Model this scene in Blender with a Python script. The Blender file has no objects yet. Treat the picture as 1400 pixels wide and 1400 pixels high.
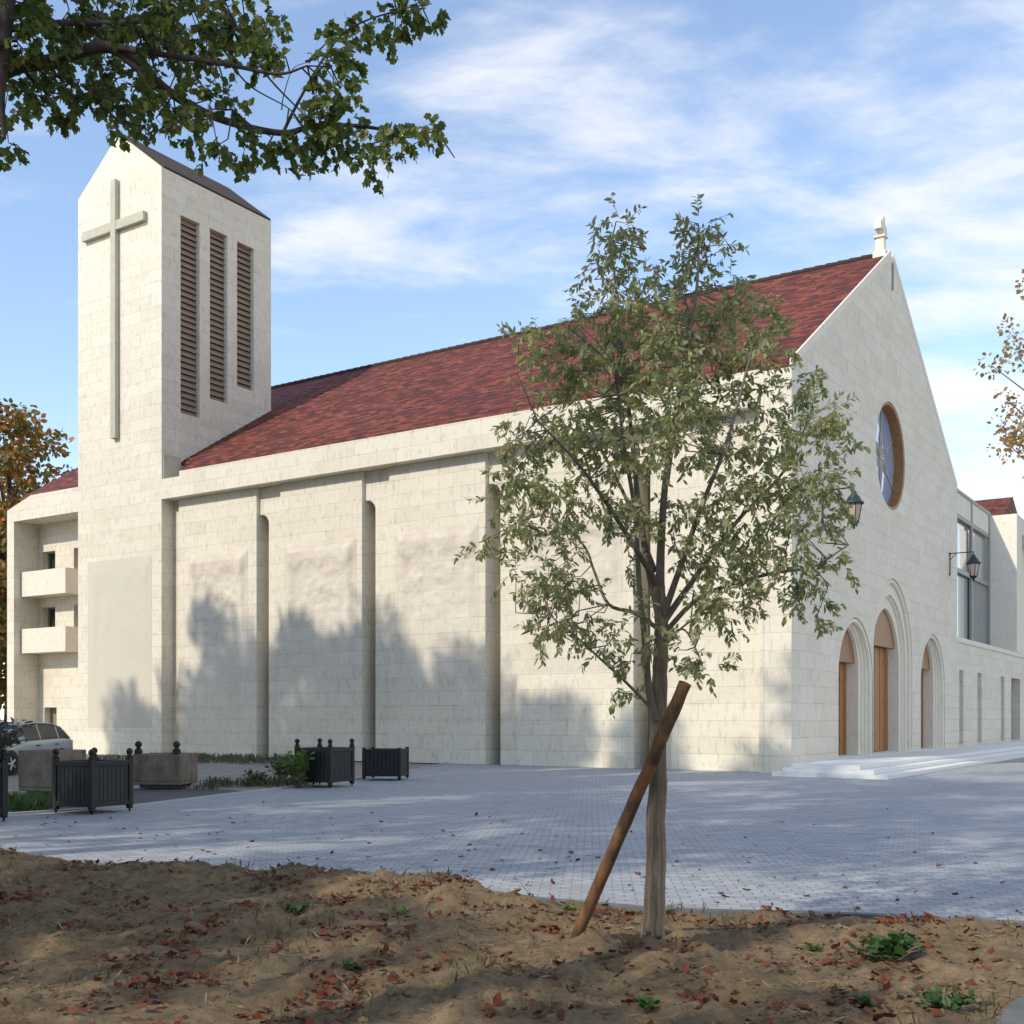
import bpy, bmesh, math, random
import numpy as np
from mathutils import Vector, Matrix, noise
from mathutils.geometry import tessellate_polygon

R = math.radians
scene = bpy.context.scene
COL = scene.collection

# ------------------------------------------------------------------ camera, sky, sun, exposure
cam_data = bpy.data.cameras.new("camera")
cam = bpy.data.objects.new("camera", cam_data)
COL.objects.link(cam)
cam.location = (0, 0, 1.65)
cam.rotation_euler = (R(90), 0, 0)
cam_data.sensor_width = 36
cam_data.lens = 36 * 1565 / 1400
cam_data.shift_y = 281 / 1400
cam_data.clip_end = 3000
cam_data.clip_start = 0.05
scene.camera = cam

SUN_EL = 36.0
LH = Vector((0.7746, 0.6325))            # horizontal travel direction of the sunlight
SUN_AZ = math.atan2(-LH.x, -LH.y)      # clockwise from +Y

world = bpy.data.worlds.new("World")
scene.world = world
world.use_nodes = True
wn, wl = world.node_tree.nodes, world.node_tree.links
wn.clear()
w_out = wn.new("ShaderNodeOutputWorld")
w_bg = wn.new("ShaderNodeBackground")
w_bg.inputs["Strength"].default_value = 0.15
sky = wn.new("ShaderNodeTexSky")
sky.sky_type = 'NISHITA'
sky.sun_disc = False
sky.sun_elevation = R(SUN_EL)
sky.sun_rotation = SUN_AZ
sky.air_density = 1.0
sky.dust_density = 0.3
sky.ozone_density = 1.4
wl.new(w_bg.outputs[0], w_out.inputs[0])


def wmath(op, a, b=None, c=None, clamp=False):
    n = wn.new("ShaderNodeMath"); n.operation = op; n.use_clamp = clamp
    for i, v in enumerate((a, b, c)):
        if v is None: continue
        if isinstance(v, (int, float)): n.inputs[i].default_value = v
        else: wl.new(v, n.inputs[i])
    return n.outputs[0]


# thin cirrus-like cloud layer, laid on a high flat sheet (direction / height), part of the sky itself
tc = wn.new("ShaderNodeTexCoord")
sx = wn.new("ShaderNodeSeparateXYZ"); wl.new(tc.outputs["Generated"], sx.inputs[0])
zc = wmath('MAXIMUM', sx.outputs[2], 0.04)
zc = wmath('ADD', zc, 0.10)
pu = wmath('DIVIDE', sx.outputs[0], zc); pv = wmath('DIVIDE', sx.outputs[1], zc)
cv = wn.new("ShaderNodeCombineXYZ"); wl.new(pu, cv.inputs[0]); wl.new(pv, cv.inputs[1])
mp = wn.new("ShaderNodeMapping"); wl.new(cv.outputs[0], mp.inputs[0])
mp.inputs["Location"].default_value = (5.5, 12.0, 0)
mp.inputs["Rotation"].default_value = (0, 0, R(50))
mp.inputs["Scale"].default_value = (0.8, 1.5, 1)
n1 = wn.new("ShaderNodeTexNoise"); wl.new(mp.outputs[0], n1.inputs["Vector"])
n1.inputs["Scale"].default_value = 2.3; n1.inputs["Detail"].default_value = 9
n1.inputs["Roughness"].default_value = 0.60; n1.inputs["Distortion"].default_value = 0.15
n2 = wn.new("ShaderNodeTexNoise"); wl.new(mp.outputs[0], n2.inputs["Vector"])
n2.inputs["Scale"].default_value = 0.75; n2.inputs["Detail"].default_value = 3
# the veil is thicker towards the right-hand side of the sky (a direction in the world)
side = wmath('MULTIPLY_ADD', pu, 0.12, 0.02)
cl = wmath('ADD', n1.outputs[0], wmath('MULTIPLY', n2.outputs[0], 0.55))
cl = wmath('ADD', cl, side)
mr = wn.new("ShaderNodeMapRange"); mr.interpolation_type = 'SMOOTHSTEP'
wl.new(cl, mr.inputs[0]); mr.inputs[1].default_value = 0.735; mr.inputs[2].default_value = 1.06
mr.inputs[3].default_value = 0.05; mr.inputs[4].default_value = 0.85
hz = wn.new("ShaderNodeMapRange"); wl.new(sx.outputs[2], hz.inputs[0])
hz.inputs[1].default_value = 0.0; hz.inputs[2].default_value = 0.24
cmask = wmath('MULTIPLY', mr.outputs[0], hz.outputs[0])
mix = wn.new("ShaderNodeMix"); mix.data_type = 'RGBA'
wl.new(cmask, mix.inputs[0])
wl.new(sky.outputs[0], mix.inputs[6])
mix.inputs[7].default_value = (4.1, 4.1, 4.25, 1)
wl.new(mix.outputs[2], w_bg.inputs[0])

sun_data = bpy.data.lights.new("sun", 'SUN')
sun_data.energy = 2.0
sun_data.angle = R(0.9)
sun_data.color = (1.0, 0.91, 0.75)
sun = bpy.data.objects.new("sun", sun_data)
COL.objects.link(sun)
ldir = Vector((LH.x * math.cos(R(SUN_EL)), LH.y * math.cos(R(SUN_EL)), -math.sin(R(SUN_EL))))
sun.rotation_euler = ldir.to_track_quat('-Z', 'Y').to_euler()
sun.location = (-30, -10, 40)

scene.view_settings.view_transform = 'Standard'
scene.view_settings.look = 'None'
scene.view_settings.gamma = 1
scene.view_settings.exposure = 0.82
try:
    scene.cycles.max_bounces = 8
    scene.cycles.diffuse_bounces = 4
    scene.cycles.transparent_max_bounces = 16
except Exception:
    pass

# ------------------------------------------------------------------ frames of reference
TH = -0.5815
P0 = Vector((8.196, 33.546, 0))         # ground corner of nave wall and gable front
CT, ST = math.cos(TH), math.sin(TH)
YH, FPX, CAMZ = 981.0, 1565.0, 1.65


def CW(x, y, z=0):                      # church coordinates to world
    return Vector((P0.x + CT * x - ST * y, P0.y + ST * x + CT * y, z))


def at(px, py, d):                      # a sight line of the photograph followed for d metres
    return Vector(((px - 700) / FPX * d, d, CAMZ + (YH - py) / FPX * d))


def gnd(px, py, z=0.0):
    t = (z - CAMZ) * FPX / (YH - py)
    return Vector(((px - 700) / FPX * t, t, z))


# ------------------------------------------------------------------ material helpers
class NT:
    def __init__(s, name):
        s.m = bpy.data.materials.new(name); s.m.use_nodes = True
        s.n = s.m.node_tree.nodes; s.l = s.m.node_tree.links
        s.b = s.n["Principled BSDF"]
        s.tc = s.n.new("ShaderNodeTexCoord")

    def set(s, node, key, v):
        if isinstance(v, bpy.types.NodeSocket): s.l.new(v, node.inputs[key])
        else: node.inputs[key].default_value = v

    def node(s, typ, out=0, **kw):
        nd = s.n.new(typ)
        for k, v in kw.items():
            if k.startswith("i_"):
                key = k[2:]
                s.set(nd, int(key) if key.isdigit() else key.replace("_", " "), v)
            else: setattr(nd, k, v)
        return nd.outputs[out]

    def math(s, op, a, b=0.0, clamp=False):
        return s.node("ShaderNodeMath", operation=op, use_clamp=clamp, i_0=a, i_1=b)

    def mapping(s, vec, scale=(1, 1, 1), loc=(0, 0, 0), rot=(0, 0, 0)):
        return s.node("ShaderNodeMapping", i_Vector=vec, i_Scale=scale, i_Location=loc, i_Rotation=rot)

    def noise(s, vec, scale, detail=4, rough=0.55, dist=0.0, out=0):
        return s.node("ShaderNodeTexNoise", out, i_Vector=vec, i_Scale=scale, i_Detail=detail, i_Roughness=rough, i_Distortion=dist)

    def ramp(s, fac, stops):
        nd = s.n.new("ShaderNodeValToRGB"); s.l.new(fac, nd.inputs[0])
        cr = nd.color_ramp
        while len(cr.elements) < len(stops): cr.elements.new(0.5)
        for e, (p, c) in zip(cr.elements, stops):
            e.position = p
            e.color = (*c, 1) if not isinstance(c, (int, float)) else (c, c, c, 1)
        return nd.outputs[0]

    def mix(s, fac, a, b, blend='MIX'):
        nd = s.n.new("ShaderNodeMix"); nd.data_type = 'RGBA'; nd.blend_type = blend
        for k, v in ((0, fac), (6, a), (7, b)):
            if isinstance(v, tuple) and len(v) == 3: v = (*v, 1)
            s.set(nd, k, v)
        return nd.outputs[2]

    def bump(s, h, strength=0.3, dist=0.02):
        s.l.new(s.node("ShaderNodeBump", i_Strength=strength, i_Distance=dist, i_Height=h), s.b.inputs["Normal"])

    def wallvec(s):                      # one running coordinate along axis-aligned walls, and height
        sp = s.n.new("ShaderNodeSeparateXYZ"); s.l.new(s.tc.outputs["Object"], sp.inputs[0])
        u = s.math('ADD', sp.outputs[0], sp.outputs[1])
        cb = s.n.new("ShaderNodeCombineXYZ"); s.l.new(u, cb.inputs[0]); s.l.new(sp.outputs[2], cb.inputs[1])
        return cb.outputs[0], sp


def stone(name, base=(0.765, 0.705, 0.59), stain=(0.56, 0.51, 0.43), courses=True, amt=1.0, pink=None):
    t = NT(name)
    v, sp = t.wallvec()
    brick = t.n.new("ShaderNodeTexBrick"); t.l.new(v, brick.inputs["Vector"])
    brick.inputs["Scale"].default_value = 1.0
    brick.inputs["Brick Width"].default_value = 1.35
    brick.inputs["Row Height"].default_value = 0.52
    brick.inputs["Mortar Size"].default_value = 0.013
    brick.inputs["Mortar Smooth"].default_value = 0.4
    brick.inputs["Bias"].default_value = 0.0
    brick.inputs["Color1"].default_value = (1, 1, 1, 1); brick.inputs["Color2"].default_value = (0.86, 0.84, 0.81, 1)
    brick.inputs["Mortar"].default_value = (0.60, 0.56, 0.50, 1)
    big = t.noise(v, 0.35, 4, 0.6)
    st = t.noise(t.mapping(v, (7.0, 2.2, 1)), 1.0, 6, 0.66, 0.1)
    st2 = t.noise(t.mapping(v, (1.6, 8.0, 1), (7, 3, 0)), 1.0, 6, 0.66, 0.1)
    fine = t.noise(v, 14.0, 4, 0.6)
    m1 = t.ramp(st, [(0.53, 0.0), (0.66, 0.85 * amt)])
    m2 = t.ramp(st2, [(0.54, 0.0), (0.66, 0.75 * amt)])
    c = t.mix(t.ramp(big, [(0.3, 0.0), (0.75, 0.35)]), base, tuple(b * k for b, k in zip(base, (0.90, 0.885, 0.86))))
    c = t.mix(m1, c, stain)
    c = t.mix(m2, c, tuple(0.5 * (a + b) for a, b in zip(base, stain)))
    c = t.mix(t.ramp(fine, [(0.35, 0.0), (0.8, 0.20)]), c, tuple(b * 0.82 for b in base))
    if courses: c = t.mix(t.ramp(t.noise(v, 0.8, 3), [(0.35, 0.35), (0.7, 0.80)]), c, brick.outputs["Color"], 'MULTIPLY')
    if pink is not None:
        z0, z1, col = pink
        g = t.node("ShaderNodeMapRange", i_0=sp.outputs[2], i_1=z0, i_2=z1, i_3=0.0, i_4=1.0)
        g = t.math('MULTIPLY', g, t.ramp(t.noise(v, 1.2, 5), [(0.32, 0.2), (0.65, 1.0)]))
        c = t.mix(g, c, col)
    t.l.new(c, t.b.inputs["Base Color"])
    t.b.inputs["Roughness"].default_value = 0.85
    h = t.math('ADD', t.math('MULTIPLY', brick.outputs["Fac"], -0.5 if courses else 0.0), t.math('MULTIPLY', st, 0.6))
    t.bump(h, 0.25, 0.02)
    return t.m


def plain(name, col, rough=0.6, metal=0.0, var=0.25, scale=8.0, bump=0.0):
    t = NT(name)
    nz = t.noise(t.tc.outputs["Object"], scale, 5, 0.6)
    c = t.mix(t.ramp(nz, [(0.3, 0.0), (0.75, 1.0)]), col, tuple(x * (1 - var) for x in col))
    t.l.new(c, t.b.inputs["Base Color"])
    t.b.inputs["Roughness"].default_value = rough
    t.b.inputs["Metallic"].default_value = metal
    if bump: t.bump(nz, bump, 0.01)
    return t.m


def roof_tiles(name, slope_axis):
    t = NT(name)
    sp = t.n.new("ShaderNodeSeparateXYZ"); t.l.new(t.tc.outputs["Object"], sp.inputs[0])
    cb = t.n.new("ShaderNodeCombineXYZ")
    t.l.new(sp.outputs[1 - slope_axis], cb.inputs[0])
    t.l.new(t.math('MULTIPLY', sp.outputs[2], 1.87), cb.inputs[1])
    v = cb.outputs[0]
    br = t.n.new("ShaderNodeTexBrick"); t.l.new(v, br.inputs["Vector"])
    br.inputs["Scale"].default_value = 1.0; br.inputs["Brick Width"].default_value = 0.42; br.inputs["Row Height"].default_value = 0.21
    br.inputs["Mortar Size"].default_value = 0.008; br.inputs["Mortar Smooth"].default_value = 0.3
    br.inputs["Color1"].default_value = (0, 0, 0, 1); br.inputs["Color2"].default_value = (1, 1, 1, 1); br.inputs["Mortar"].default_value = (0, 0, 0, 1)
    nz = t.noise(t.mapping(v, (1.3, 2.6, 1), (0, 0, 0), (0, 0, R(25))), 1.6, 6, 0.65, 0.4)
    f = t.math('ADD', t.math('MULTIPLY', br.outputs["Color"], 0.45), t.math('MULTIPLY', nz, 0.75))
    c = t.ramp(f, [(0.22, (0.022, 0.008, 0.006)), (0.42, (0.075, 0.013, 0.009)), (0.62, (0.14, 0.023, 0.012)), (0.85, (0.25, 0.062, 0.030))])
    c = t.mix(br.outputs["Fac"], c, (0.03, 0.012, 0.012))
    t.l.new(c, t.b.inputs["Base Color"])
    t.b.inputs["Roughness"].default_value = 0.8
    saw = t.math('FRACT', t.math('DIVIDE', t.math('MULTIPLY', sp.outputs[2], 1.87), 0.21))
    hh = t.math('SUBTRACT', t.math('MULTIPLY', nz, 0.4), saw)
    t.bump(t.math('SUBTRACT', hh, br.outputs["Fac"]), 0.6, 0.03)
    return t.m


def wood(name, a, b, scale=(14, 14, 0.9), rough=0.5):
    t = NT(name)
    nz = t.noise(t.mapping(t.tc.outputs["Object"], scale), 1.0, 6, 0.6, 0.5)
    t.l.new(t.mix(t.ramp(nz, [(0.3, 0.0), (0.72, 1.0)]), a, b), t.b.inputs["Base Color"])
    t.b.inputs["Roughness"].default_value = rough
    t.bump(nz, 0.25, 0.01)
    return t.m


def leaf_mat(name, stops, trans=0.35, rough=0.55):
    t = NT(name)
    rnd = t.node("ShaderNodeNewGeometry", "Random Per Island")
    big = t.noise(t.tc.outputs["Object"], 1.6, 2)
    f = t.math('ADD', t.math('MULTIPLY', rnd, 0.65), t.math('MULTIPLY', big, 0.4))
    c = t.ramp(f, stops)
    t.l.new(c, t.b.inputs["Base Color"])
    t.b.inputs["Roughness"].default_value = rough
    tr = t.n.new("ShaderNodeBsdfTranslucent")
    t.l.new(t.mix(0.5, c, (0.75, 0.8, 0.25), 'OVERLAY'), tr.inputs[0])
    mx = t.n.new("ShaderNodeMixShader"); mx.inputs[0].default_value = trans
    t.l.new(t.b.outputs[0], mx.inputs[1]); t.l.new(tr.outputs[0], mx.inputs[2])
    t.l.new(mx.outputs[0], t.n["Material Output"].inputs[0])
    return t.m


def bark(name, a, b, sc=(9, 9, 1.6), bump=0.7):
    t = NT(name)
    nz = t.noise(t.mapping(t.tc.outputs["Object"], sc), 2.0, 7, 0.65, 0.8)
    n2 = t.noise(t.tc.outputs["Object"], 3.0, 4)
    c = t.mix(t.ramp(nz, [(0.35, 0.0), (0.65, 1.0)]), a, b)
    c = t.mix(t.ramp(n2, [(0.45, 0.0), (0.7, 0.5)]), c, tuple(0.6 * x for x in a))
    t.l.new(c, t.b.inputs["Base Color"]); t.b.inputs["Roughness"].default_value = 0.9
    t.bump(nz, bump, 0.02)
    return t.m


M = {}
M['stone'] = stone("pale_limestone")
M['stone_facade'] = stone("pale_limestone_front", amt=0.9, base=(0.75, 0.69, 0.58))
M['stone_plain'] = stone("smooth_limestone", courses=False, amt=0.7)
M['carved'] = stone("carved_limestone", base=(0.73, 0.675, 0.575), courses=True, amt=0.8, pink=(4.6, 8.6, (0.60, 0.505, 0.415)))
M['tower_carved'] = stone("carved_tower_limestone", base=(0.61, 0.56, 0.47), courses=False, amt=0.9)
M['step'] = stone("white_step_stone", base=(0.74, 0.73, 0.71), courses=False, amt=0.35)
M['roof'] = roof_tiles("red_roof_tiles", 1)
M['roof_side'] = roof_tiles("red_roof_tiles_side", 1)
M['slate'] = plain("dark_brown_slate", (0.060, 0.036, 0.028), 0.95, 0, 0.35, 5, 0.3)
M['door'] = wood("oak_door", (0.38, 0.155, 0.036), (0.25, 0.092, 0.02))
M['tympanum'] = wood("oak_tympanum", (0.31, 0.135, 0.045), (0.20, 0.08, 0.026), (9, 9, 0.9))
M['rose_wood'] = wood("rose_window_wood", (0.36, 0.17, 0.055), (0.25, 0.11, 0.035), (4, 4, 4))
M['louvre'] = wood("weathered_louvre", (0.33, 0.245, 0.18), (0.22, 0.165, 0.125), (2, 2, 9), 0.75)
M['dark_in'] = plain("dark_interior", (0.10, 0.075, 0.06), 0.9)
M['cross'] = plain("grey_stone_cross", (0.50, 0.47, 0.37), 0.7, 0, 0.2, 3)
M['white_stone'] = plain("white_finial_stone", (0.78, 0.77, 0.74), 0.8, 0, 0.12, 6)
M['iron'] = plain("dark_iron", (0.02, 0.025, 0.03), 0.45, 0.6, 0.3, 20)
M['verdigris'] = plain("blue_green_copper", (0.045, 0.075, 0.085), 0.5, 0.5, 0.35, 12)
M['planter'] = plain("black_planter_paint", (0.006, 0.007, 0.009), 0.6, 0.0, 0.35, 9, 0.1)
M['planter_panel'] = plain("blue_black_panel", (0.009, 0.011, 0.017), 0.6, 0.0, 0.3, 9, 0.1)
M['tyre'] = plain("tyre_rubber", (0.018, 0.018, 0.02), 0.8)
M['rim'] = plain("alloy_rim", (0.55, 0.56, 0.58), 0.35, 0.7, 0.1)
M['car_plastic'] = plain("car_trim", (0.03, 0.03, 0.033), 0.6)
M['lamp_red'] = plain("tail_light_red", (0.35, 0.02, 0.02), 0.25)
M['lamp_clear'] = plain("headlight_clear", (0.6, 0.62, 0.65), 0.1, 0.3)
M['twig'] = bark("twig_bark", (0.11, 0.09, 0.075), (0.20, 0.165, 0.135))
M['bark_young'] = bark("young_tree_bark", (0.105, 0.078, 0.055), (0.30, 0.225, 0.15), (14, 14, 1.2))
M['bark_dark'] = bark("dark_bark", (0.035, 0.028, 0.024), (0.085, 0.068, 0.058))
t = NT("weathered_stake_wood")
o = t.tc.outputs["Object"]
nz = t.noise(t.mapping(o, (22, 22, 2.0)), 1.0, 6, 0.65, 0.4); n2 = t.noise(o, 3.2, 5, 0.6)
c = t.mix(t.ramp(nz, [(0.35, 0.0), (0.65, 1.0)]), (0.20, 0.092, 0.034), (0.085, 0.043, 0.020))
c = t.mix(t.ramp(n2, [(0.44, 0.0), (0.60, 0.85)]), c, (0.026, 0.019, 0.014))
t.l.new(c, t.b.inputs["Base Color"]); t.b.inputs["Roughness"].default_value = 0.9; t.bump(nz, 0.5, 0.015)
M['stake'] = t.m

t = NT("silver_blue_car_paint")
t.b.inputs["Base Color"].default_value = (0.36, 0.43, 0.48, 1); t.b.inputs["Metallic"].default_value = 0.55
t.b.inputs["Roughness"].default_value = 0.32; t.b.inputs["Coat Weight"].default_value = 0.6
fl = t.noise(t.tc.outputs["Object"], 3, 4); t.l.new(t.ramp(fl, [(0.3, 0.28), (0.8, 0.42)]), t.b.inputs["Roughness"])
M['car_paint'] = t.m


def glassy(name, col, rough=0.04):
    t = NT(name)
    nz = t.noise(t.tc.outputs["Object"], 2.0, 3)
    t.l.new(t.mix(t.ramp(nz, [(0.3, 0.0), (0.8, 0.4)]), col, tuple(0.7 * c for c in col)), t.b.inputs["Base Color"])
    t.b.inputs["Roughness"].default_value = rough
    t.b.inputs["Specular IOR Level"].default_value = 0.9
    t.b.inputs["Coat Weight"].default_value = 1.0; t.b.inputs["Coat Roughness"].default_value = 0.02
    return t.m


M['glass_dark'] = glassy("dark_window_glass", (0.03, 0.036, 0.04))
M['glass_dark'].node_tree.nodes['Principled BSDF'].inputs['Coat Weight'].default_value = 0.0
M['glass_dark'].node_tree.nodes['Principled BSDF'].inputs['Specular IOR Level'].default_value = 0.45
M['glass_rose'] = glassy("rose_window_glass", (0.33, 0.45, 0.66), 0.06)
M['glass_pale'] = glassy("pale_curtain_glass", (0.42, 0.45, 0.43), 0.12)
M['glass_blue'] = glassy("blue_window_glass", (0.14, 0.18, 0.26), 0.08)
M['glass_lamp'] = glassy("lantern_glass", (0.50, 0.36, 0.28), 0.15)
M['metal_frame'] = plain("bronze_grey_frame", (0.34, 0.32, 0.28), 0.5, 0.2, 0.2)
M['ledge'] = plain("cream_ledge", (0.72, 0.69, 0.60), 0.8, 0, 0.1, 2)
M['slot_grey'] = plain("grey_recess_panel", (0.30, 0.30, 0.285), 0.8, 0, 0.2, 2)

# concrete planters
t = NT("weathered_stone")
o = t.tc.outputs["Object"]
nz = t.noise(o, 3.5, 7, 0.65, 0.4); n2 = t.noise(t.mapping(o, (6, 6, 1.2)), 1.5, 5, 0.6)
c = t.mix(t.ramp(nz, [(0.3, 0.0), (0.7, 1.0)]), (0.235, 0.20, 0.165), (0.13, 0.105, 0.085))
c = t.mix(t.ramp(n2, [(0.5, 0.0), (0.72, 0.7)]), c, (0.075, 0.072, 0.055))
t.l.new(c, t.b.inputs["Base Color"]); t.b.inputs["Roughness"].default_value = 0.92; t.bump(nz, 0.6, 0.03)
M['weathered'] = t.m

# paving of small setts
t = NT("grey_setts")
o = t.tc.outputs["Object"]
v = t.mapping(o, (1, 1, 1), (0, 0, 0), (0, 0, R(4)))
br = t.n.new("ShaderNodeTexBrick"); t.l.new(v, br.inputs["Vector"])
br.inputs["Scale"].default_value = 1; br.inputs["Brick Width"].default_value = 0.20; br.inputs["Row Height"].default_value = 0.12
br.inputs["Mortar Size"].default_value = 0.010; br.inputs["Mortar Smooth"].default_value = 0.4
br.inputs["Color1"].default_value = (0.275, 0.295, 0.325, 1); br.inputs["Color2"].default_value = (0.43, 0.45, 0.475, 1)
br.inputs["Mortar"].default_value = (0.17, 0.175, 0.19, 1)
big = t.noise(o, 0.35, 5, 0.6); med = t.noise(o, 2.2, 5, 0.6); fine = t.noise(o, 40, 3)
c = t.mix(t.ramp(big, [(0.35, 0.0), (0.7, 0.45)]), br.outputs["Color"], (0.33, 0.335, 0.35))
c = t.mix(t.ramp(med, [(0.5, 0.0), (0.72, 0.35)]), c, (0.33, 0.32, 0.31))
c = t.mix(t.ramp(fine, [(0.45, 0.0), (0.8, 0.35)]), c, (0.30, 0.30, 0.31))
t.l.new(c, t.b.inputs["Base Color"]); t.b.inputs["Roughness"].default_value = 0.78
t.bump(t.math('SUBTRACT', t.math('MULTIPLY', fine, 0.25), br.outputs["Fac"]), 0.5, 0.012)
M['paving'] = t.m

t = NT("gravelly_ground")
o = t.tc.outputs["Object"]
nz = t.noise(o, 1.2, 6, 0.6); fn = t.noise(o, 25, 5, 0.7)
c = t.mix(t.ramp(nz, [(0.35, 0.0), (0.65, 1.0)]), (0.34, 0.32, 0.29), (0.22, 0.205, 0.18))
c = t.mix(t.ramp(fn, [(0.4, 0.0), (0.7, 0.6)]), c, (0.15, 0.14, 0.125))
t.l.new(c, t.b.inputs["Base Color"]); t.b.inputs["Roughness"].default_value = 0.95; t.bump(fn, 0.6, 0.02)
M['ground'] = t.m
M['asphalt'] = plain("dark_asphalt", (0.085, 0.088, 0.10), 0.85, 0, 0.3, 30, 0.4)
M['kerb'] = plain("dark_kerb_stone", (0.16, 0.16, 0.165), 0.85, 0, 0.35, 5, 0.3)
M['pale_kerb'] = plain("pale_kerb_stone", (0.42, 0.41, 0.40), 0.85, 0, 0.25, 4, 0.3)

t = NT("brown_soil")
o = t.tc.outputs["Object"]
a = t.noise(o, 1.1, 6, 0.62, 0.3); b = t.noise(o, 9, 7, 0.7, 0.5); g = t.noise(o, 45, 4, 0.7)
c = t.mix(t.ramp(a, [(0.35, 0.0), (0.68, 1.0)]), (0.185, 0.124, 0.060), (0.275, 0.195, 0.108))
c = t.mix(t.ramp(b, [(0.40, 0.0), (0.68, 0.85)]), c, (0.080, 0.055, 0.034))
c = t.mix(t.ramp(g, [(0.52, 0.0), (0.75, 0.6)]), c, (0.27, 0.22, 0.155))
t.l.new(c, t.b.inputs["Base Color"]); t.b.inputs["Roughness"].default_value = 0.98
t.bump(t.math('ADD', b, t.math('MULTIPLY', g, 0.5)), 0.9, 0.03)
M['soil'] = t.m

M['leaf_young'] = leaf_mat("young_tree_leaf", [(0.05, (0.16, 0.19, 0.105)), (0.40, (0.25, 0.275, 0.155)), (0.70, (0.33, 0.335, 0.19)), (1.0, (0.46, 0.38, 0.21))], 0.42)
M['leaf_maple'] = leaf_mat("broad_green_leaf", [(0.05, (0.055, 0.095, 0.036)), (0.45, (0.10, 0.15, 0.050)), (0.80, (0.18, 0.20, 0.055)), (1.0, (0.30, 0.19, 0.05))], 0.45)
M['leaf_shade'] = leaf_mat("dense_green_leaf", [(0.05, (0.030, 0.055, 0.020)), (0.6, (0.055, 0.085, 0.030)), (1.0, (0.10, 0.10, 0.03))], 0.30)
M['leaf_autumn'] = leaf_mat("autumn_leaf", [(0.05, (0.06, 0.085, 0.025)), (0.35, (0.14, 0.14, 0.035)), (0.55, (0.26, 0.15, 0.035)), (0.80, (0.38, 0.155, 0.038)), (1.0, (0.20, 0.06, 0.02))], 0.3)
M['leaf_yellow'] = leaf_mat("yellow_leaf", [(0.05, (0.20, 0.13, 0.05)), (0.5, (0.33, 0.21, 0.09)), (0.8, (0.40, 0.25, 0.11)), (1.0, (0.24, 0.22, 0.08))], 0.3)
M['leaf_fallen'] = leaf_mat("fallen_leaf", [(0.05, (0.055, 0.022, 0.012)), (0.35, (0.135, 0.026, 0.012)), (0.60, (0.20, 0.055, 0.018)), (0.82, (0.10, 0.060, 0.032)), (1.0, (0.28, 0.18, 0.085))], 0.15, 0.75)
M['leaf_weed'] = leaf_mat("weed_leaf", [(0.05, (0.028, 0.070, 0.020)), (0.6, (0.055, 0.12, 0.030)), (1.0, (0.10, 0.16, 0.04))], 0.3)
M['leaf_purple'] = leaf_mat("purple_green_leaf", [(0.05, (0.03, 0.05, 0.025)), (0.5, (0.06, 0.075, 0.045)), (0.8, (0.13, 0.11, 0.14)), (1.0, (0.20, 0.16, 0.22))], 0.3)
M['leaf_bright'] = leaf_mat("bright_vine_leaf", [(0.05, (0.07, 0.15, 0.03)), (0.6, (0.13, 0.24, 0.05)), (1.0, (0.20, 0.30, 0.07))], 0.35)
M['leaf_dull'] = leaf_mat("dull_bed_weed", [(0.05, (0.045, 0.065, 0.025)), (0.5, (0.085, 0.095, 0.040)), (1.0, (0.19, 0.15, 0.08))], 0.2)
M['straw'] = leaf_mat("dry_straw", [(0.05, (0.15, 0.11, 0.06)), (0.6, (0.24, 0.18, 0.10)), (1.0, (0.32, 0.25, 0.15))], 0.1, 0.9)


# ------------------------------------------------------------------ object helpers
def tag(o, label=None, cat=None, group=None, kind=None):
    if label: o["label"] = label
    if cat: o["category"] = cat
    if group: o["group"] = group
    if kind: o["kind"] = kind
    return o


def empty(name, loc=(0, 0, 0), rz=0.0):
    o = bpy.data.objects.new(name, None); COL.objects.link(o)
    o.location = loc; o.rotation_euler = (0, 0, rz); o.empty_display_size = 0.3
    return o


def copy_tree(o, parent=None):
    c = o.copy(); COL.objects.link(c)
    if parent is not None: c.parent = parent
    for ch in list(o.children): copy_tree(ch, c)
    return c


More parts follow.
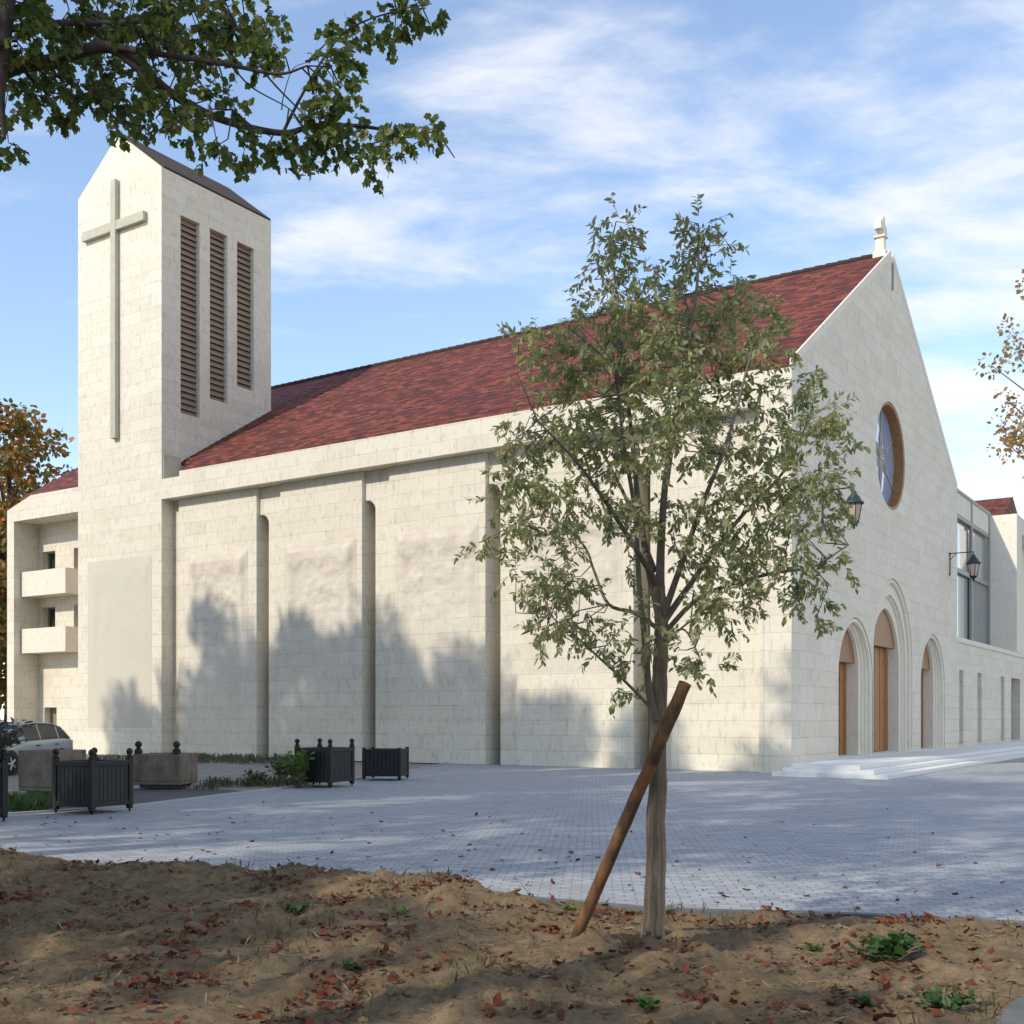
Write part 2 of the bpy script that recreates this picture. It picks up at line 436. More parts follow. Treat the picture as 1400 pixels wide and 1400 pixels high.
class MB:
    def __init__(s): s.v = []; s.f = []; s.smooth = []

    def add(s, vs, fs, smooth=False):
        b = len(s.v); s.v += [tuple(p) for p in vs]
        for q in fs: s.f.append(tuple(i + b for i in q)); s.smooth.append(smooth)

    def box(s, x0, x1, y0, y1, z0, z1):
        s.add([(x0, y0, z0), (x1, y0, z0), (x1, y1, z0), (x0, y1, z0), (x0, y0, z1), (x1, y0, z1), (x1, y1, z1), (x0, y1, z1)],
              [(0, 3, 2, 1), (4, 5, 6, 7), (0, 1, 5, 4), (1, 2, 6, 5), (2, 3, 7, 6), (3, 0, 4, 7)])

    def plate(s, outline, holes, axis, d0, d1):
        """polygon with holes in (u,z), given thickness d0..d1 along axis ('x': u is y; 'y': u is x)"""
        loops = [outline] + list(holes)
        flat = [p for L in loops for p in L]
        tris = tessellate_polygon([[Vector((p[0], p[1], 0)) for p in L] for L in loops])
        P = (lambda p, d: (d, p[0], p[1])) if axis == 'x' else (lambda p, d: (p[0], d, p[1]))
        n = len(flat)
        vs = [P(p, d0) for p in flat] + [P(p, d1) for p in flat]
        fs = [tuple(t) for t in tris] + [tuple(i + n for i in reversed(t)) for t in tris]
        k = 0
        for L in loops:
            m = len(L)
            for i in range(m):
                a, b = k + i, k + (i + 1) % m
                fs.append((a, b, b + n, a + n))
            k += m
        s.add(vs, fs)

    def tube(s, pts, rads, seg=8, caps=True):
        pts = [Vector(p) for p in pts]
        if not hasattr(rads, '__len__'): rads = [rads] * len(pts)
        rings = []; prev = None
        for i, p in enumerate(pts):
            d = (pts[min(i + 1, len(pts) - 1)] - pts[max(i - 1, 0)])
            if d.length < 1e-9: d = Vector((0, 0, 1))
            d.normalize()
            if prev is None:
                a = Vector((1, 0, 0)) if abs(d.x) < 0.8 else Vector((0, 1, 0))
                u = d.cross(a).normalized()
            else:
                u = (prev - d * prev.dot(d))
                u = u.normalized() if u.length > 1e-6 else d.orthogonal().normalized()
            prev = u; w = d.cross(u)
            rings.append([p + (u * math.cos(2 * math.pi * k / seg) + w * math.sin(2 * math.pi * k / seg)) * rads[i] for k in range(seg)])
        vs = [q for r in rings for q in r]; fs = []
        for i in range(len(rings) - 1):
            for k in range(seg):
                a = i * seg + k; b = i * seg + (k + 1) % seg
                fs.append((a, b, b + seg, a + seg))
        s.add(vs, fs, True)
        if caps:
            n = len(vs)
            s.add(rings[0], [tuple(reversed(range(seg)))]); s.add(rings[-1], [tuple(range(seg))])

    def lathe(s, prof, center=(0, 0, 0), seg=16, axis='z', smooth=True):
        cx, cy, cz = center; vs = []
        for r, h in prof:
            for k in range(seg):
                a = 2 * math.pi * k / seg
                if axis == 'z': vs.append((cx + r * math.cos(a), cy + r * math.sin(a), cz + h))
                elif axis == 'x': vs.append((cx + h, cy + r * math.cos(a), cz + r * math.sin(a)))
                else: vs.append((cx + r * math.cos(a), cy + h, cz + r * math.sin(a)))
        fs = []
        for i in range(len(prof) - 1):
            for k in range(seg):
                a = i * seg + k; b = i * seg + (k + 1) % seg
                fs.append((a, b, b + seg, a + seg))
        fs.append(tuple(reversed(range(seg)))); fs.append(tuple(range((len(prof) - 1) * seg, len(prof) * seg)))
        s.add(vs, fs, smooth)

    def build(s, name, mat, parent=None, bevel=0.0, recalc=True):
        me = bpy.data.meshes.new(name)
        me.from_pydata(s.v, [], s.f); me.update()
        me.polygons.foreach_set("use_smooth", s.smooth)
        if recalc:
            bm = bmesh.new(); bm.from_mesh(me); bmesh.ops.recalc_face_normals(bm, faces=bm.faces); bm.to_mesh(me); bm.free()
        me.materials.append(mat)
        o = bpy.data.objects.new(name, me); COL.objects.link(o)
        if parent is not None: o.parent = parent
        if bevel > 0:
            md = o.modifiers.new("bevel", 'BEVEL'); md.width = bevel; md.segments = 2; md.limit_method = 'ANGLE'; md.angle_limit = R(40)
        return o


def smooth_path(pts, n=6):
    """Catmull-Rom through points"""
    pts = [Vector(p) for p in pts]
    if len(pts) < 3: return pts
    ext = [pts[0] * 2 - pts[1]] + pts + [pts[-1] * 2 - pts[-2]]
    out = []
    for i in range(1, len(ext) - 2):
        p0, p1, p2, p3 = ext[i - 1:i + 3]
        for k in range(n):
            t_ = k / n
            out.append(0.5 * ((2 * p1) + (p2 - p0) * t_ + (2 * p0 - 5 * p1 + 4 * p2 - p3) * t_ ** 2 + (3 * p1 - p0 - 3 * p2 + p3) * t_ ** 3))
    out.append(pts[-1])
    return out


LEAF = {
    'lance': [(0, 0, 0), (0.16, 0.28, 0.03), (0.20, 0.5, 0.045), (0.13, 0.78, 0.03), (0, 1, -0.04), (-0.13, 0.78, 0.03), (-0.20, 0.5, 0.045), (-0.16, 0.28, 0.03)],
    'oval': [(0, 0, 0), (0.30, 0.3, 0.05), (0.33, 0.6, 0.05), (0, 1, -0.05), (-0.33, 0.6, 0.05), (-0.30, 0.3, 0.05)],
    'lobed': [(0, 0, 0), (0.22, 0.10, 0.02), (0.40, 0.22, 0.07), (0.31, 0.40, 0.03), (0.42, 0.62, 0.08), (0.22, 0.72, 0.02), (0, 1.0, -0.08), (-0.22, 0.72, 0.02), (-0.42, 0.60, 0.08), (-0.30, 0.42, 0.03), (-0.38, 0.20, 0.07), (-0.20, 0.10, 0.02)],
}


LEAF['straw'] = [(x * .30, y, z) for x, y, z in LEAF['lance']]
LEAF['curled'] = [(0, 0, 0.10), (0.22, 0.15, 0.22), (0.36, 0.45, 0.16), (0.20, 0.75, 0.10), (0.05, 1.0, 0.25), (-0.16, 0.8, 0.04), (-0.30, 0.5, 0.22), (-0.26, 0.2, 0.10)]


def leaf_mesh(name, pos, direc, nrm, size, shape, mat, parent=None):
    """many leaves in one mesh: pos, direc (stem to tip), nrm arrays of N x 3, size N"""
    T = np.array(LEAF[shape], float); k = len(T)
    pos = np.asarray(pos, float); d = np.asarray(direc, float); nn = np.asarray(nrm, float)
    d /= np.linalg.norm(d, axis=1)[:, None] + 1e-9
    sd = np.cross(d, nn); sd /= np.linalg.norm(sd, axis=1)[:, None] + 1e-9
    up = np.cross(sd, d)
    size = np.asarray(size, float)[:, None, None]
    V = pos[:, None, :] + size * (T[None, :, 0, None] * sd[:, None, :] + T[None, :, 1, None] * d[:, None, :] + T[None, :, 2, None] * up[:, None, :])
    N = len(pos); V = V.reshape(-1, 3)
    me = bpy.data.meshes.new(name)
    me.vertices.add(N * k); me.vertices.foreach_set("co", V.ravel())
    me.loops.add(N * k); me.loops.foreach_set("vertex_index", np.arange(N * k, dtype=np.int32))
    me.polygons.add(N); me.polygons.foreach_set("loop_start", np.arange(0, N * k, k, dtype=np.int32))
    try: me.polygons.foreach_set("loop_total", np.full(N, k, dtype=np.int32))
    except Exception: pass
    me.update(calc_edges=True); me.validate()
    me.materials.append(mat)
    o = bpy.data.objects.new(name, me); COL.objects.link(o)
    if parent is not None: o.parent = parent
    return o


def sprigs(rng, centers, radii, per, twig_len, leaf_len, droop=0.35, leaves_on=9, flat=0.8):
    """twigs scattered through spheres, each twig carrying leaves; returns twig lines and leaf arrays"""
    P, D, Nn, S, TW = [], [], [], [], []
    for c, r, n in zip(centers, radii, per):
        for _ in range(n):
            q = rng.normal(size=3); q /= np.linalg.norm(q)
            rad = r * rng.random() ** 0.45
            o = np.array(c) + q * rad * np.array([1, 1, flat])
            dr = q * 0.7 + rng.normal(size=3) * 0.6; dr[2] -= droop * 0.6; dr /= np.linalg.norm(dr)
            L = twig_len * rng.uniform(0.6, 1.3)
            e = o + dr * L
            TW.append((o, e))
            for j in range(leaves_on):
                f = (j + rng.random() * 0.7) / leaves_on
                p = o + (e - o) * f
                sdv = np.cross(dr, rng.normal(size=3)); sdv /= np.linalg.norm(sdv) + 1e-9
                ld = dr * 0.55 + sdv * 0.8; ld[2] -= droop
                nv = rng.normal(size=3) * 0.55; nv[2] += 1.0
                P.append(p); D.append(ld); Nn.append(nv); S.append(leaf_len * rng.uniform(0.65, 1.25))
    return TW, np.array(P), np.array(D), np.array(Nn), np.array(S)


def loose_leaves(rng, centers, radii, per, leaf_len, flat=0.8, shell=0.35):
    P, D, Nn, S = [], [], [], []
    for c, r, n in zip(centers, radii, per):
        q = rng.normal(size=(n, 3)); q /= np.linalg.norm(q, axis=1)[:, None]
        rad = r * rng.random((n, 1)) ** shell
        P.append(np.array(c) + q * rad * np.array([1, 1, flat]))
        d = rng.normal(size=(n, 3)) + q * 0.5; d[:, 2] -= 0.4
        D.append(d)
        nn = rng.normal(size=(n, 3)) * 0.7 + q * 0.4; nn[:, 2] += 0.7
        Nn.append(nn); S.append(leaf_len * rng.uniform(0.6, 1.3, n))
    return np.vstack(P), np.vstack(D), np.vstack(Nn), np.concatenate(S)


# ------------------------------------------------------------------ the ground
g = MB(); g.add([(-500, -300, 0), (500, -300, 0), (500, 900, 0), (-500, 900, 0)], [(0, 1, 2, 3)])
o = g.build("ground", M['ground']); o.location.z = -0.03; tag(o, kind='structure')

PAVE_EDGE = [(-12, 14.6), (-6.18, 13.0), (-3.24, 11.6), (-1.08, 11.2), (-0.5, 11.0), (0.0, 10.45), (1.27, 9.75), (2.88, 9.50), (4.17, 9.05), (7, 8.75), (14, 8.2)]
pave = [(-30, 17.6), (-14, 18.6), (-8.6, 19.45), (-7.1, 21.2), (-5.75, 25.6), (-4.9, 28.2), (-3.4, 33.0), (-2.3, 41.5), (20, 60), (40, 110), (110, 110), (110, 4), (14, 8.2)] + PAVE_EDGE[::-1][1:] + [(-30, 15.0)]
g = MB(); g.add([(x, y, 0) for x, y in pave], [tuple(reversed(range(len(pave))))])
tag(g.build("paved_square", M['paving']), kind='structure')
g = MB(); g.add([(x, y, -0.02) for x, y in [(-14, 20.3), (-8.2, 20.8), (-7.25, 21.7), (-5.85, 25.75), (-6.6, 26.6), (-8.6, 27.0), (-14, 25.5)]], [(0, 1, 2, 3, 4, 5, 6)])
tag(g.build("asphalt_strip", M['asphalt']), kind='structure')
# pale kerb between the bed and the square
g = MB()
kp = [Vector((x, y, 0)) for x, y in pave[1:8]]
for a, b in zip(kp[:-1], kp[1:]):
    d = (b - a).normalized(); n = Vector((-d.y, d.x, 0)) * 0.07
    ps = [a - n, b - n, b + n, a + n]
    g.add([(p.x, p.y, -0.03) for p in ps] + [(p.x, p.y, 0.028) for p in ps], [(4, 5, 6, 7), (0, 1, 5, 4), (1, 2, 6, 5), (2, 3, 7, 6), (3, 0, 4, 7)])
tag(g.build("kerb", M['pale_kerb']), kind='structure')

# soil bank in front
BORD = [(-12, 15.0), (-6.18, 13.4), (-4.6, 12.6), (-3.24, 12.1), (-1.9, 11.9), (-1.08, 11.7), (-0.5, 11.0), (0.0, 10.45), (1.27, 9.75), (2.88, 9.50), (4.17, 9.05), (7, 8.75), (14, 8.2)]


def border_y(x):
    for (x0, y0), (x1, y1) in zip(BORD[:-1], BORD[1:]):
        if x0 <= x <= x1: return y0 + (y1 - y0) * (x - x0) / (x1 - x0)
    return BORD[0][1] if x < BORD[0][0] else BORD[-1][1]


def soil_z(x, y):
    e = border_y(x) + 0.14 * noise.noise((x * 1.7, 3.1, 0)) + (0.06 if x > -0.5 else 0) - y
    k = max(0.0, min(1.0, e / 0.55)); k = k * k * (3 - 2 * k)
    left = 1.0 if x < -0.4 else max(0.25, 1 - (x + 0.4) * 0.6)
    h = 0.03 + 0.11 * left * math.exp(-((e - 0.6) / 0.7) ** 2)
    h += 0.075 * noise.fractal((x * 0.9, y * 0.9, 1.3), 1.0, 2.0, 3) + 0.085 * noise.fractal((x * 2.6, y * 3.4, 4.0), 0.75, 2.1, 5)
    h += 0.022 * noise.fractal((x * 11, y * 11, 2.0), 0.8, 2.0, 2)
    # heap at the right, like thrown-up earth
    h += 0.12 * math.exp(-(((x - 2.75) / 0.8) ** 2 + ((y - 8.3) / 0.35) ** 2))
    h += 0.05 * math.exp(-(((x - 1.0) / 0.6) ** 2 + ((y - 7.6) / 0.5) ** 2))
    h = h if h > 0.02 else 0.02 + (h - 0.02) * 0.45
    return -0.05 * (1 - k) + h * k if e < 0.55 else h


xs = np.linspace(-9, 9, 380); ys = np.linspace(2.2, 14.6, 290)
vs = [(x, y, soil_z(x, y)) for y in ys for x in xs]
nx = len(xs)
fs = [(j * nx + i, j * nx + i + 1, (j + 1) * nx + i + 1, (j + 1) * nx + i) for j in range(len(ys) - 1) for i in range(nx - 1)
      if ys[j] < border_y(xs[i]) + 0.6]
g = MB(); g.add(vs, fs, True)
tag(g.build("soil_bank", M['soil'], recalc=False), kind='structure')

# low dark kerb along the soil on the right
g = MB()
kp = [Vector((x, border_y(x) + 0.03, 0)) for x in np.linspace(-0.55, 13, 40)]
for a, b in zip(kp[:-1], kp[1:]):
    d = (b - a).normalized(); n = Vector((-d.y, d.x, 0)) * 0.05
    b2 = b - d * 0.006
    ps = [a - n, b2 - n, b2 + n, a + n]
    g.add([(p.x, p.y, -0.05) for p in ps] + [(p.x, p.y, 0.022) for p in ps], [(4, 5, 6, 7), (0, 1, 5, 4), (1, 2, 6, 5), (2, 3, 7, 6), (3, 0, 4, 7)])
tag(g.build("kerb", M['kerb']), kind='structure')
# rounded kerb stone that just enters the frame, bottom right
g = MB()
cx, cy = 4.6, 4.85
arc = []
for k in range(25):
    a = R(100 + k * 3.2); arc.append((cx + 2.35 * math.cos(a), cy + 1.72 * math.sin(a)))
cross = [(-0.09, 0.0), (-0.09, 0.10), (-0.06, 0.13), (0.06, 0.13), (0.09, 0.10), (0.09, 0.0)]
vs = []
for k, (x, y) in enumerate(arc):
    a = R(100 + k * 3.2); n = Vector((math.cos(a), math.sin(a)))
    for u, h in cross: vs.append((x + n.x * u, y + n.y * u, h * 1.9 - 0.02))
fs = [(i * 6 + j, i * 6 + j + 1, (i + 1) * 6 + j + 1, (i + 1) * 6 + j) for i in range(24) for j in range(5)]
g.add(vs, fs)
tag(g.build("kerb", M['kerb']), kind='structure')

# ------------------------------------------------------------------ the church
church = empty("church", P0, TH)
tag(church, "pale limestone church with red tiled roof, square bell tower and three arched doors", "church")
W, HE, HA = 21.65, 12.1, 18.95
SL = (HA - HE) / (W / 2)


def arch(c, hw, z0, zs, za, n=14, close=False):
    """pointed arch, from bottom left over the apex to bottom right, in (u,z)"""
    h = za - zs; rr = (hw * hw + h * h) / (2 * hw)
    pts = [(c - hw, z0)]
    a1 = math.asin(min(1, h / rr))
    for i in range(n + 1):
        a = a1 * i / n
        pts.append((c - hw + rr - rr * math.cos(a), zs + rr * math.sin(a)))
    for i in range(n - 1, -1, -1):
        a = a1 * i / n
        pts.append((c + hw - rr + rr * math.cos(a), zs + rr * math.sin(a)))
    pts.append((c + hw, z0))
    return pts


PZ = 0.0
DOORS = [dict(c=6.35, o=(2.0, 2.95, 5.05), m=(1.62, 3.1, 4.92), i=(1.25, 3.3, 4.76), ty=3.55),
         dict(c=11.05, o=(2.7, 3.85, 6.85), m=(2.25, 3.75, 6.25), i=(1.85, 3.65, 5.75), ty=4.32),
         dict(c=17.15, o=(2.1, 2.95, 5.15), m=(1.70, 3.1, 5.02), i=(1.32, 3.3, 4.88), ty=3.7)]
outline = [(0, PZ)]
for d in DOORS:
    hw, zs, za = d['o']; outline += arch(d['c'], hw, PZ, zs, za)
outline += [(W, PZ), (W, HE - .2), (W / 2 + 0.14, HA - .2), (W / 2 - 0.14, HA - .2), (0, HE - .2)]
RC, RZ, RR = 10.7, 11.35, 1.98
circ = [(RC + RR * math.cos(2 * math.pi * k / 64), RZ + RR * math.sin(2 * math.pi * k / 64)) for k in range(64)]
g = MB(); g.plate(outline, [circ], 'x', 0.0, -0.85)
front = g.build("gable_wall", M['stone_facade'], church)
# thin pale coping along both rakes
g = MB()
for sgn in (-1, 1):
    y0 = W / 2 + sgn * W / 2; y1 = W / 2 + sgn * 0.14
    g.plate([(y0, HE - 0.196), (y1, HA - 0.196), (y1, HA + 0.05), (y0, HE + 0.085)], [], 'x', 0.010, -0.06)
g.build("coping", M['stone_plain'], church)
# slit under the finial
g = MB(); g.box(0.003, 0.05, 10.78, 10.88, 17.55, 18.55); g.build("gable_slit", M['slot_grey'], church)

for d in DOORS:
    c = d['c']
    ho, hm, hi = d['o'], d['m'], d['i']
    g = MB()
    # stepped orders: ring plates set back one behind the other
    def ring(big, small, x0, x1):
        a = arch(c, big[0], PZ, big[1], big[2]); b = arch(c, small[0], PZ, small[1], small[2])
        g.plate(a + list(reversed(b)), [], 'x', x0, x1)
    ring((ho[0] - .004, ho[1], ho[2] - .004), hm, -0.14, -0.40)
    ring((hm[0] + .06, hm[1], hm[2] + .06), hi, -0.30, -0.95)
    portal = g.build("portal", M['stone_plain'], church)
    # roll moulding round the outer order
    g = MB()
    mo = arch(c, ho[0] - 0.10, 0.35, ho[1], ho[2] - 0.10)
    g.tube([(-0.10, y, z) for y, z in mo], 0.085, 8)
    mo = arch(c, hm[0] - 0.02, 0.35, hm[1], hm[2] - 0.02)
    g.tube([(-0.28, y, z) for y, z in mo], 0.07, 8)
    g.build("moulding", M['stone_plain'], portal)
    # tympanum: wooden arch head standing forward of the door
    a = [p for p in arch(c, hi[0] - .01, d['ty'], max(hi[1], d['ty'] + 0.02), hi[2] - .01)]
    g = MB(); g.plate(a, [], 'x', -0.42, -0.70)
    ty = g.build("tympanum", M['tympanum'], portal)
    # the two door leaves with vertical boards
    for sgn in (-1, 1):
        g = MB()
        y0, y1 = (c - hi[0], c - 0.01) if sgn < 0 else (c + 0.01, c + hi[0])
        nb = 5
        for k in range(nb):
            a0 = y0 + (y1 - y0) * k / nb + 0.008; a1 = y0 + (y1 - y0) * (k + 1) / nb - 0.008
            g.box(-0.72 - 0.012 * (k % 2), -0.79, a0, a1, 0.37, d['ty'] - 0.01)
        g.box(-0.80, -0.85, y0, y1, 0.37, d['ty'])
        for z in (0.9, 2.2, d['ty'] - 0.6): g.box(-0.715, -0.70, min(y0, y1) + .02 if sgn < 0 else y1 - 0.75, min(y0, y1) + .75 if sgn < 0 else y1 - .02, z, z + 0.05)
        g.build("door_leaf", M['door'], portal)

# rose window
g = MB()
ring_o = circ; ring_i = [(RC + (RR - 0.22) * math.cos(2 * math.pi * k / 64), RZ + (RR - 0.22) * math.sin(2 * math.pi * k / 64)) for k in range(64)]
rin = [(RC + (RR - 0.10) * math.cos(2 * math.pi * k / 64), RZ + (RR - 0.10) * math.sin(2 * math.pi * k / 64)) for k in range(64)]
rout = [(RC + (RR - 0.003) * math.cos(2 * math.pi * k / 64), RZ + (RR - 0.003) * math.sin(2 * math.pi * k / 64)) for k in range(64)]
g.plate(rout, [rin], 'x', -0.04, -0.66)
rose = g.build("rose_window", M['rose_wood'], church)
g = MB(); g.plate(rin, [], 'x', -0.40, -0.44); g.build("glass", M['glass_rose'], rose)
g = MB()
def arcpts(a0, a1, rad, oy, oz, n=16): return [(-0.375, RC + oy + rad * math.cos(R(a0 + (a1 - a0) * k / n)), RZ + oz + rad * math.sin(R(a0 + (a1 - a0) * k / n))) for k in range(n + 1)]
for k in range(6):
    b = 90 + 60 * k
    g.tube([(-0.375, RC, RZ), (-0.375, RC + 1.88 * math.cos(R(b)), RZ + 1.88 * math.sin(R(b)))], 0.022, 6)
    g.tube(arcpts(b + 120, b + 240, 1.0, 1.0 * math.cos(R(b)) * 1.0, 1.0 * math.sin(R(b)) * 1.0), 0.02, 6)
g.lathe([(0.0, -0.02), (0.12, -0.02), (0.12, 0.02), (0.0, 0.02)], (-0.37, RC, RZ), 16, 'x')
g.build("tracery", M['cross'], rose)

# finial cross on the apex
g = MB()
fy = W / 2; fx = -0.42

g.box(fx - .24, fx + .24, fy - .22, fy + .22, HA - 0.5, HA + 0.10)
g.box(fx - .16, fx + .16, fy - .13, fy + .13, HA + 0.095, HA + 0.62)
g.box(fx - .22, fx + .22, fy - .20, fy + .20, HA + 0.615, HA + 0.70)
g.box(fx - .13, fx + .13, fy - .13, fy + .13, HA + 0.695, HA + 1.40)
g.box(fx - .125, fx + .125, fy - .40, fy + .40, HA + 0.86, HA + 1.14)
rg = [(fy + 0.33 * math.cos(2 * math.pi * k / 24), HA + 1.0 + 0.33 * math.sin(2 * math.pi * k / 24)) for k in range(24)]
rg2 = [(fy + 0.23 * math.cos(2 * math.pi * k / 24), HA + 1.0 + 0.23 * math.sin(2 * math.pi * k / 24)) for k in range(24)]
g.plate(rg, [rg2], 'x', fx - .09, fx + .09)
g.build("finial_cross", M['stone_plain'], church, bevel=0.02)

# nave long wall: back plane, panels, fascia
XL = -27.66
SLOTS = [-22.20, -16.62, -10.96, -5.16]
g = MB()
sl = [XL] + [q for x in SLOTS for q in (x - 0.26, x + 0.26)] + [-0.86]
for k in range(0, len(sl), 2): g.box(sl[k] + (.001 if k else 0), sl[k + 1] - .001, 1.0, 1.5, 0, 12.0)
g.box(XL, -0.86, 1.95, 2.2, 0, 12.0)
for x in SLOTS: g.box(x - .26, x + .26, 1.0, 1.49, 9.85, 11.99)
g.build("nave_wall", M['stone'], church)
g = MB()
edges = [XL - 0.0] + SLOTS
SOF = 10.95
for i, x0 in enumerate(edges):
    first = i == 0
    a = x0 + (0.0 if first else 0.26)
    b = SLOTS[i] - 0.26 if i < 4 else -1.0
    st = a + (0.55 if first else 0.8)
    g.box(a, st, 0.62, 0.998, 0, SOF)              # recessed strip at the left of every bay
    g.box(st + .001, b, 0.45, 0.997, 0, SOF)        # the panel itself
    if i < 4:
        s0, s1 = b + .001, SLOTS[i] + 0.26 - .001
        g.box(s0, s1, 0.62, 0.996, 9.85, SOF)
        # rounded shoulder over the slot
        for k in range(6):
            a0 = R(90 * k / 6); a1 = R(90 * (k + 1) / 6); rr = 0.34
            xa, xb = s1 - rr + rr * math.sin(a0), s1 - rr + rr * math.sin(a1)
            za = 9.849 - rr + rr * math.cos(a1)
            g.box(xa, xb, 0.622, 0.995, za, 9.849)
panels = g.build("wall_panels", M['stone'], church, bevel=0.012)
g = MB()
g.box(-0.999, -0.86, 0.0, 0.999, 0, SOF + .001); g.box(-0.861, -0.86 + .002, 0.0, 0.99, 0, 12.0)
g.box(-0.999, -0.861, 0.0, 0.998, SOF + .002, 11.95)
g.build("corner_pier", M['stone'], church)
g = MB()
g.plate([(0.0, SOF), (1.003, SOF), (1.003, 12.10), (0.35, 12.10), (0.0, 12.02)], [], 'x', -26.55, -1.0)
g.box(XL, -26.552, 0.002, 1.001, SOF, 11.80)

g.build("fascia", M['stone'], church)
# plinth line
g = MB()
g.box(-27.6, -0.9, 0.40, 0.449, 0, 0.22)

# carved relief fields in the first four bays
def relief(x0, x1, z0, z1, y, seed, amp=0.09):
    nxx, nzz = 90, 130
    vs = []
    for j in range(nzz + 1):
        for i in range(nxx + 1):
            u = i / nxx; w = j / nzz
            x = x0 + (x1 - x0) * u; z = z0 + (z1 - z0) * w
            ed = min(u, 1 - u, w * 1.4, 1 - w) * 14
            ed = max(0, min(1, ed))
            col = math.exp(-((u - 0.10) / 0.05) ** 2) + math.exp(-((u - 0.90) / 0.05) ** 2)
            top = 0.80 + 0.055 * abs(math.cos(u * 9.42))                       # scalloped canopy
            canopy = 1 / (1 + math.exp(-(w - top) * 60))
            fold = 0.5 + 0.5 * math.sin(u * 26 + 2.5 * noise.noise((u * 3, w * 2.2, seed)) + 1.6 * noise.noise((u * 1.5, w * 5, seed + 3)))
            fade = max(0, min(1, (w - 0.15) / 0.5))
            lump = noise.fractal((u * 6, w * 9, seed * 1.7), 0.9, 2.1, 4)
            figs = sum(math.exp(-((u - c) / 0.075) ** 2) for c in (0.3, 0.5, 0.7)) * (1 / (1 + math.exp((w - 0.70) * 40)))
            h = amp * fade * (0.95 * canopy + 0.75 * col + 0.26 * fold * (1 - canopy) + 0.35 * figs * (0.6 + lump) + 0.35 * lump)
            vs.append((x, y - 0.005 - max(0, h) * ed, z))
    fs = [(j * (nxx + 1) + i, j * (nxx + 1) + i + 1, (j + 1) * (nxx + 1) + i + 1, (j + 1) * (nxx + 1) + i) for j in range(nzz) for i in range(nxx)]
    m = MB(); m.add(vs, fs, True); return m
for i, (x0, x1) in enumerate([(-26.5, -22.95), (-20.9, -17.15), (-15.25, -11.5), (-9.6, -5.8)]):
    relief(x0, x1, 3.2, 8.5, 0.45, 3.3 + i * 7.7).build("carved_relief", M['carved'], panels, recalc=False)

# nave roof
def roof_slope(name, x0, x1, y0, z0, y1, z1, parent, mat, th=0.14):
    g = MB()
    g.add([(x0, y0, z0), (x1, y0, z0), (x1, y1, z1), (x0, y1, z1), (x0, y0, z0 - th), (x1, y0, z0 - th), (x1, y1, z1 - th), (x0, y1, z1 - th)],
          [(0, 1, 2, 3), (7, 6, 5, 4), (0, 4, 5, 1), (1, 5, 6, 2), (2, 6, 7, 3), (3, 7, 4, 0)])
    return g.build(name, mat, parent)
zr0 = HE + 0.03
g = MB()
yr, zr = W / 2, HA - 0.02
th = 0.15
prof = [(0.12, zr0), (yr, zr), (W - 0.12, zr0), (W - 0.12, zr0 - th), (yr, zr - th), (0.12, zr0 - th)]
# the near slope is notched round the tower: left of XL it starts behind it
g.plate([prof[0], prof[1], prof[4], prof[5]], [], 'x', -26.55, -0.061)
ya = 1.02; za_ = zr0 + (zr - zr0) * (ya - .12) / (yr - .12)
g.plate([(ya, za_), prof[1], prof[4], (ya, za_ - th)], [], 'x', XL + .002, -26.552)
yb = 6.44; zb_ = zr0 + (zr - zr0) * (yb - .12) / (yr - .12)
g.plate([(yb, zb_), prof[1], prof[4], (yb, zb_ - th)], [], 'x', -33.32, XL)
g.plate([prof[1], prof[2], prof[3], prof[4]], [], 'x', -33.32, -0.061)
g.build("roof", M['roof'], church)
def courses(name, x0, x1, ymin, parent):
    g = MB(); st_ = 0.21 / 1.87 * 2; z = math.ceil((zr0 + .02) / st_) * st_
    sl_ = (zr - zr0) / (yr - .12)
    while z + st_ < zr + 0.02:
        ya_ = .12 + (z - zr0) / sl_; yb_ = .12 + (z + st_ - zr0) / sl_
        if ya_ > ymin:
            g.add([(x, y, h) for x in (x0, x1) for y, h in ((ya_, z + .002), (ya_, z + .042), (yb_, z + st_ + .014), (yb_, z + st_ + .002))],
                  [(0, 1, 2, 3), (7, 6, 5, 4), (0, 4, 5, 1), (1, 5, 6, 2), (2, 6, 7, 3), (3, 7, 4, 0)])
        z += st_
    g.build(name, M['roof'], parent)
courses("tile_courses", -26.55, -0.062, 0.0, church)
courses("tile_courses", XL + .003, -26.553, 1.05, church)
g = MB()
for k in range(72):
    x1 = -0.68 - k * 0.45
    g.tube([(x1, yr, zr + 0.02), (x1 - 0.44, yr, zr + 0.035)], [0.11, 0.125], 8)
g.build("ridge_tiles", M['slate'], church)

# rear walls so that nothing is hollow
g = MB(); g.box(-33.3, -0.86, W - 0.5, W, 0, HE); g.build("rear_wall", M['stone'], church)

# ------- bell tower
TW0, TW1, TD, TE, TA = -33.33, XL, 6.42, 25.1, 27.3
tx = (TW0 + TW1) / 2
g = MB()
gab = [(TW0, 0), (TW1, 0), (TW1, TE), (tx, TA), (TW0, TE)]
g.plate(gab, [], 'y', 0.0, 0.45)
g.plate(gab, [], 'y', TD - 0.45, TD)
g.box(TW0, TW0 + 0.45, 0.451, TD - 0.451, 0, TE - 0.02)
OPEN = [(1.02, 2.08, 14.85, 23.43), (2.67, 3.70, 15.85, 23.45), (4.28, 5.32, 16.80, 23.42)]
g.plate([(0.451, 0), (TD - 0.451, 0), (TD - 0.451, TE), (0.451, TE)], [[(a, c), (b, c), (b, d), (a, d)] for a, b, c, d in OPEN], 'x', TW1, TW1 - 0.5)
tower = g.build("bell_tower", M['stone'], church)
